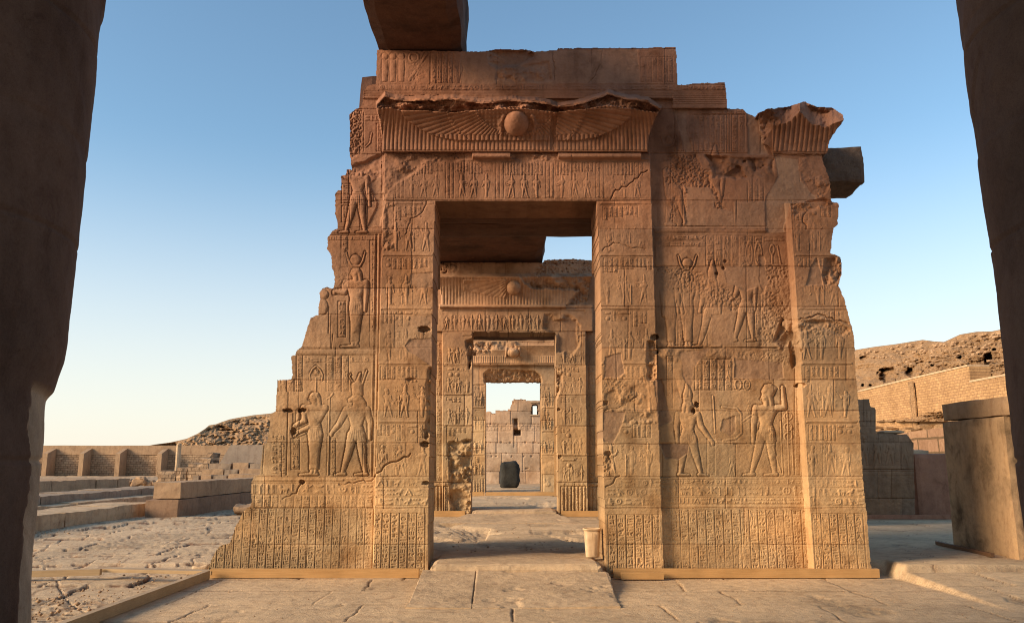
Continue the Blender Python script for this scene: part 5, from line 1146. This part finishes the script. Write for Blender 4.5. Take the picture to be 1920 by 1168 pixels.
def hill_mesh(name, xs, ridge_pts, y_end, plane, m, amp, pits=(), seed=0, steps=150):
    n, d = np.array(plane[:3], float), plane[3]
    X = np.array(xs); R = np.interp(X, [p[0] for p in ridge_pts], [p[1] for p in ridge_pts]); T = np.linspace(0, 1, steps)[:, None]
    PY = R[None] + (y_end - R[None]) * T; PX = np.broadcast_to(X[None], PY.shape)
    dx, dy, dz = dirs(PX, PY); den = n[0] * dx + n[1] * dy + n[2] * dz; t = (d - (n * CAM).sum()) / den
    P = np.stack([CAM[0] + dx * t, CAM[1] + dy * t, CAM[2] + dz * t], -1); s = 1.0
    q = P * .16 + seed
    k = wfbm(PX / 60.0 + seed, PY / 26.0, 5) + .45 * np.abs(wfbm(PX / 16.0, PY / 8.0 + seed, 4)) + .22 * wfbm(PX / 5.0 + seed, PY / 3.2, 3)
    st_ = PY / 7.0 + PX / 60.0 + 1.6 * wfbm(PX / 40.0, PY / 20.0 + seed, 3); k = k + .5 * (st_ - np.floor(st_)) ** 2 * np.clip(.5 + 1.2 * wfbm(PX / 30.0 + 5, PY / 9.0, 3), 0, 1)
    k = k * sstep(0, .12, T + 0 * k) * amp
    for (cx, cy, rx, ry, dep) in pits:
        e = np.hypot((PX - cx) / rx, (PY - cy) / ry) + .5 * wfbm(PX / 7.0 + cx, PY / 7.0, 3); k = k + dep * (1 - sstep(.75, 1.05, e))
    P = P + np.stack([dx, dy, dz], -1) * k[..., None]
    rows = [P]; b = P[0].copy(); o = []
    for h in (12, 40, 120):
        r = P[0].copy(); dd = np.stack([dx[0], dy[0]], -1); dd /= np.linalg.norm(dd, axis=1)[:, None]; r[:, :2] += dd * h; r[:, 2] -= h * .35; o.append(r)
    P = np.concatenate([np.stack(o[::-1]), P])
    g = MB(); g.grid(P[::-1]); ob = g.build(name, m, None, True); return tag(ob, kind="structure")
def far_right():
    ridge = [(1400,690),(1500,672),(1603,656),(1640,650),(1680,645),(1730,637),(1752,640),(1770,641),(1785,634),(1800,627),(1830,622),(1860,621),(1880,617),(1940,606),(2100,590),(2400,560)]
    hill_mesh("hill", np.arange(1480, 2300, 1.6), ridge, 790, (-.8, 0, 1, 6.3 - .8 * 31.6), M['hill'], 2.2,
              [(1665,702,19,13,3.2), (1706,697,8,9,2.6), (1852,674,9,11,2.6), (1618,722,3,3,3), (1632,722,3,3,3), (1800,670,4,3,2), (1748,685,3,2,2), (1797,687,4,2.5,2), (1865,655,4,2.5,2), (1620,672,8,4,2)], 2.0)
    rr = np.random.default_rng(4); sc = MB(); nrm = np.array([-.8, 0, 1]); d_ = 6.3 - .8 * 31.6
    for k in range(170):
        px = rr.uniform(1600, 1900); rz = np.interp(px, [p[0] for p in ridge], [p[1] for p in ridge]); py = rz + 5 + abs(rr.normal()) * 20
        dx, dy, dz = [float(v) for v in dirs(px, py)]; t = (d_ - float((nrm * CAM).sum())) / (-.8 * dx + dz); P = CAM + np.array([dx, dy, dz]) * t; s = rr.uniform(.07, .26)
        sc.box(P[0] - s, P[0] + s, P[1] - s * 1.2, P[1] + s * 1.2, P[2] - s * .3, P[2] + s * .8, .6, s * .35, .05, k, 3)
    tag(sc.build("scree", M["sand"]), "pale broken rock scattered below the ridge of the right hand hill", "rocks", None, "stuff")
    X = 30.0; pts = [(1540,752),(1610,735),(1700,713),(1815,687)]
    poly = [tuple(on_x(a, b, X)[1:]) for a, b in pts] + [tuple(on_x(1817, 687, X)[1:]), tuple(on_x(1819, 717, X)[1:]), tuple(on_x(1890, 704, X)[1:]), tuple(on_x(2150, 650, X)[1:])]
    ylo = poly[-1][0]; yhi = poly[0][0]
    g = thing("brick_wall", "long sunlit mud brick enclosure wall below the right hand hill", "wall", (30.5, 40, .3))
    MB().prism(poly + [(ylo, 0.2), (yhi, 0.2)], X, X + 1.4, 'x').build("wall_face", M['mudbrick'], g)
    cb = MB()
    for a, b in zip(poly[:-1], poly[1:]):
        if abs(a[0] - b[0]) > .3:
            cb.prism([(a[0], a[1] + .003), (b[0], b[1] + .003), (b[0], b[1] + .13), (a[0], a[1] + .13)], X - .05, X + 1.4, 'x')
    cb.build("coping", M['pale'], g)
    yb_ = float(on_x(1716, 760, X)[1]); zt = float(on_x(1720, 708, X)[2]); cut = MB().box(X - .30, X - .003, yb_ - .45, yb_ + .45, .3, zt - .15, .4, .1, .1, 71); cut.build("buttress", M['hill'], g)
    # broken footing with fallen bricks in front of it
    foot = MB(); rr = random.Random(5)
    for k in range(60):
        px = rr.uniform(1640, 1800); py = rr.uniform(800, 835); p = on_x(px, py, X - .6)
        s = rr.uniform(.2, .5); foot.box(X - .8 - s, X - .02, p[1] - s * 1.3, p[1] + s * 1.3, p[2] - s * .5, p[2] + s * .5, .4, .08, .06, k)
    foot.build("broken_footing", M['hill'], g)
    x2 = 22.0; q = [tuple(on_x(a, b, x2)[1:]) for a, b in [(1600,822),(1640,822),(1690,812),(1750,803),(1790,800),(1900,790)]]
    g2 = thing("block_wall", "low wall of reddish stone courses in front of the sunlit brick wall", "wall", (22.5, 25, .3))
    MB().prism(q + [(q[-1][0], .15), (q[0][0], .15)], x2, x2 + 1.2, 'x').build("wall_face", M['courses'], g2)
right_ruins(); far_right()

# ================================================================ ruins left of the gateway
def far_left():
    hill_mesh("hill", np.arange(240, 900, 1.3), [(240,842),(290,833),(320,829),(350,822),(370,813),(385,803),(392,797),(405,795),(415,791),(430,786),(445,783),(475,778),(505,775),(560,771),(700,768),(900,766)], 872, (0, -.30, 1, 2.0 - .30 * 95), M['hill'], 3.2,
              [(425,806,14,2,1.2), (470,796,22,1.5,1.0)], 9.0, 110)
    Y = 67.5
    g = thing("enclosure_wall", "long low boundary wall of rubble masonry with buttresses on the left horizon", "wall", (-30, Y, .4))
    a = on_y(-260, 834, Y); b = on_y(640, 834, Y); zm = float(on_y(200, 849, Y)[2])
    MB().box(a[0], b[0], Y, Y + .8, .1, zm - .003, 1.2, .10, .05, 81).build("wall_face", M['rubble'], g)
    MB().box(a[0], b[0], Y - .06, Y + .8, zm - .22, a[2], 1.2, .04, .05, 82).build("coping", M['sand'], g)
    for xr in (-46, 22, 90, 158, 226, 304):
        p = on_y(xr, 845, Y - 1.5); q = on_y(xr - 13, 845, Y - 1.5); zt = p[2]
        bt = MB(); bt.prism([(Y - .065, .2), (Y - 1.5, .2), (Y - 1.5, zt - .25), (Y - .065, zt + .25)], q[0] + .22, p[0], 'x'); bt.build("buttress", M['sand'], g)
    # grey plastered wall, stump of a column, rubble
    y1 = 43.0; q = [on_y(*v, y1) for v in [(405,880),(432,834),(560,834),(560,880)]]
    tag(MB().prism([(v[0], v[2]) for v in q][::-1] + [(q[0][0], .2), (q[3][0], .2)][:0], y1, y1 + 1.2).build("plastered_wall", M['greyplaster']), "grey smooth faced wall with slanting left end behind the stacked blocks", "wall")
    a = on_y(326, 880, 41.0); b = on_y(338, 830, 41.0)
    tag(MB().box(a[0], b[0], 41, 41.35, .2, b[2], .12, .03, .04, 85).build("pillar_stump", M['pale']), "slim upright pillar stump rising above the rubble before the boundary wall", "pillar")
    a = on_y(294, 905, 38.0); rw = MB()
    for (xa_, xb_, yt, dy) in [(294,330,882,0),(330,352,874,0),(352,392,868,.0),(372,396,858,.6),(386,402,848,1.0)]:
        p = on_y(xa_, yt, 38 + dy); q = on_y(xb_, yt, 38 + dy); rw.box(p[0], q[0] - .005, 38 + dy, 39.2 + dy, .15, p[2], .3, .10, .05, int(xa_))
    tag(rw.build("rubble_wall", M['rubble']), "stepped remains of a rubble wall left of the stacked blocks", "wall")
    G1 = "squared blocks stacked in rows on the left"
    rows = [(35.6, [(392,433,868,'near left end of the top row, under the grey wall'), (436,466,867,'in the middle of the top row'), (469,500,868,'at the right end of the top row, touching the gateway outline')]),
            (34.4, [(378,419,879,'wide and left in the middle row'), (421,446,880,'narrow, in the middle row'), (448,500,878,'pale, right in the middle row')]),
            (33.0, [(362,373,891,'smallest, left end of the bottom row'), (376,396,890,'second in the bottom row, above the low wall end'), (400,425,891,'third in the bottom row'), (428,500,888,'long, right end of the bottom row')])]
    for y_, bl in rows:
        for k, (xa_, xb_, yt, w) in enumerate(bl):
            p = on_y(xa_, yt, y_); q = on_y(xb_, yt, y_)
            tag(MB().box(p[0], q[0], y_, y_ + 1.1, .12, p[2], .25, .03, .015, int(xa_)).build("stone_block", M['grey'] if (k + int(y_)) % 2 else M['sand']), "squared stone block " + w, "stone block", G1)
    for k, (px, py, s, lb) in enumerate([(238,892,.26,'flat boulder below the last but one buttress'), (262,895,.34,'long rough boulder before the boundary wall'), (280,897,.22,'small round boulder beside the rubble wall'), (300,868,.25,'loose boulder on the slope behind the rubble wall')]):
        p = on_y(px, py, 40.0); lump("boulder", lb, "boulder", p[0], 40, .25, s * 1.3, s, s * .7, M['sand'], k + 3, .28, 5, "boulders before the boundary wall", 14)
    # low walls parallel to the temple axis
    def low(lb, xa_, xb_, ya_, yb_, z0, z1, m, seed, seg=.25, rough=.05): 
        b = MB(); y = ya_; rr = random.Random(seed)
        while y < yb_ - .5:
            L = min(rr.uniform(1.4, 3.4), yb_ - y); dx = rr.uniform(-.05, .05); b.box(xa_, xb_ + dx, y, y + L - .02, z0, z1 + rr.uniform(-.03, .02), seg, rough * .8, .012, rr.randint(0, 99), 60); y += L
        return tag(b.build("low_wall", M[m]), lb, "low wall", "low walls left of the gateway")
    low("broad low wall course with broken dark face, nearest of the low walls", -13.4, -11.9, 4.0, 16.0, -.1, .36, 'pale', 91)
    low("long smooth low wall in the middle, between the broken one and the far slab", -15.9, -14.3, 6.0, 33.0, .0, .68, 'grey', 92)
    low("narrow pale kerb of stone lying behind the broken low wall", -14.25, -13.6, 6.0, 26.0, .0, .42, 'pale', 93)
    low("short far slab with a cracked right end, before the boundary wall", -25.5, -22.0, 20.0, 36.0, .1, .82, 'sand', 94)
    g = thing("low_wall", "low inscribed wall of two courses with a sunlit square end, nearest the left wing", "low wall", (-10.9, 20, 0), group="low walls left of the gateway")
    MB().box(-11.5, -10.62, 14.6, 30, .50, 1.04, .25, .025, .012, 95, 60).build("upper_course", M['sand'], g)
    MB().box(-11.6, -10.55, 14.3, 30, -.1, .495, .25, .03, .012, 96, 60).build("lower_course", M['brown'], g)
    lump("loose_stone", "rounded loose stone on the floor at the left wing's foot, before the inscribed low wall", "stone", float(on_z(470, 962, 0)[0]), float(on_z(466, 962, 0)[1]), -.02, .55, .4, .16, M['sand'], 6, .12, 4, None, 16)
far_left()

def litter():
    """loose chips of stone scattered over the rough floor: too many to count"""
    rr = np.random.default_rng(11); V, F = [], []; base = 0
    oc = np.array([(1, 0, 0), (-1, 0, 0), (0, 1, 0), (0, -1, 0), (0, 0, 1), (0, 0, -1)], float); fo = np.array([(0, 2, 4), (2, 1, 4), (1, 3, 4), (3, 0, 4), (2, 0, 5), (1, 2, 5), (3, 1, 5), (0, 3, 5)])
    def put(x, y, z, s):
        nonlocal base
        v = oc * rr.uniform(.5, 1.2, (6, 3)) * s * np.array([1, 1, .6]); a = rr.uniform(0, 6.28); c_, s_ = math.cos(a), math.sin(a)
        v = np.stack([v[:, 0] * c_ - v[:, 1] * s_ + x, v[:, 0] * s_ + v[:, 1] * c_ + y, v[:, 2] + z], -1); V.append(v); F.append(fo + base); base += 6
    for cx, cy, sp, n in [(-5.6, -2.0, .6, 120), (-5.2, -3.3, .4, 110), (-6.6, 1.5, 1.6, 40), (-11.4, 8, .4, 60), (-5.0, .3, .4, 30)]:
        for _ in range(n):
            x = cx + rr.normal() * sp; y = cy + rr.normal() * sp
            if x < -4.75: put(x, y, -.02 + rr.uniform(-.02, .02), abs(rr.normal()) * .016 + .007)
    for _ in range(220):
        x = rr.uniform(-4.2, 5.2); y = rr.uniform(-3.4, -.3)
        if abs(x) > 1.5: put(x, y, .004, abs(rr.normal()) * .006 + .004)
    for _ in range(160): put(rr.uniform(-2.2, 2.2), rr.uniform(1.5, 9), .205, abs(rr.normal()) * .012 + .006)
    tag(np_mesh("gravel", np.concatenate(V), [np.concatenate(F)], M['sand']), "scattered small chips of stone on the floor", "gravel", None, "stuff")
    a = on_z(372, 1074, 0); lump("loose_stone", "small pale stone at the outer corner of the left wing, by the plank", "stone", a[0], a[1] + .1, -.02, .13, .10, .06, M['pale'], 9, .12, 5, None, 12)
litter()
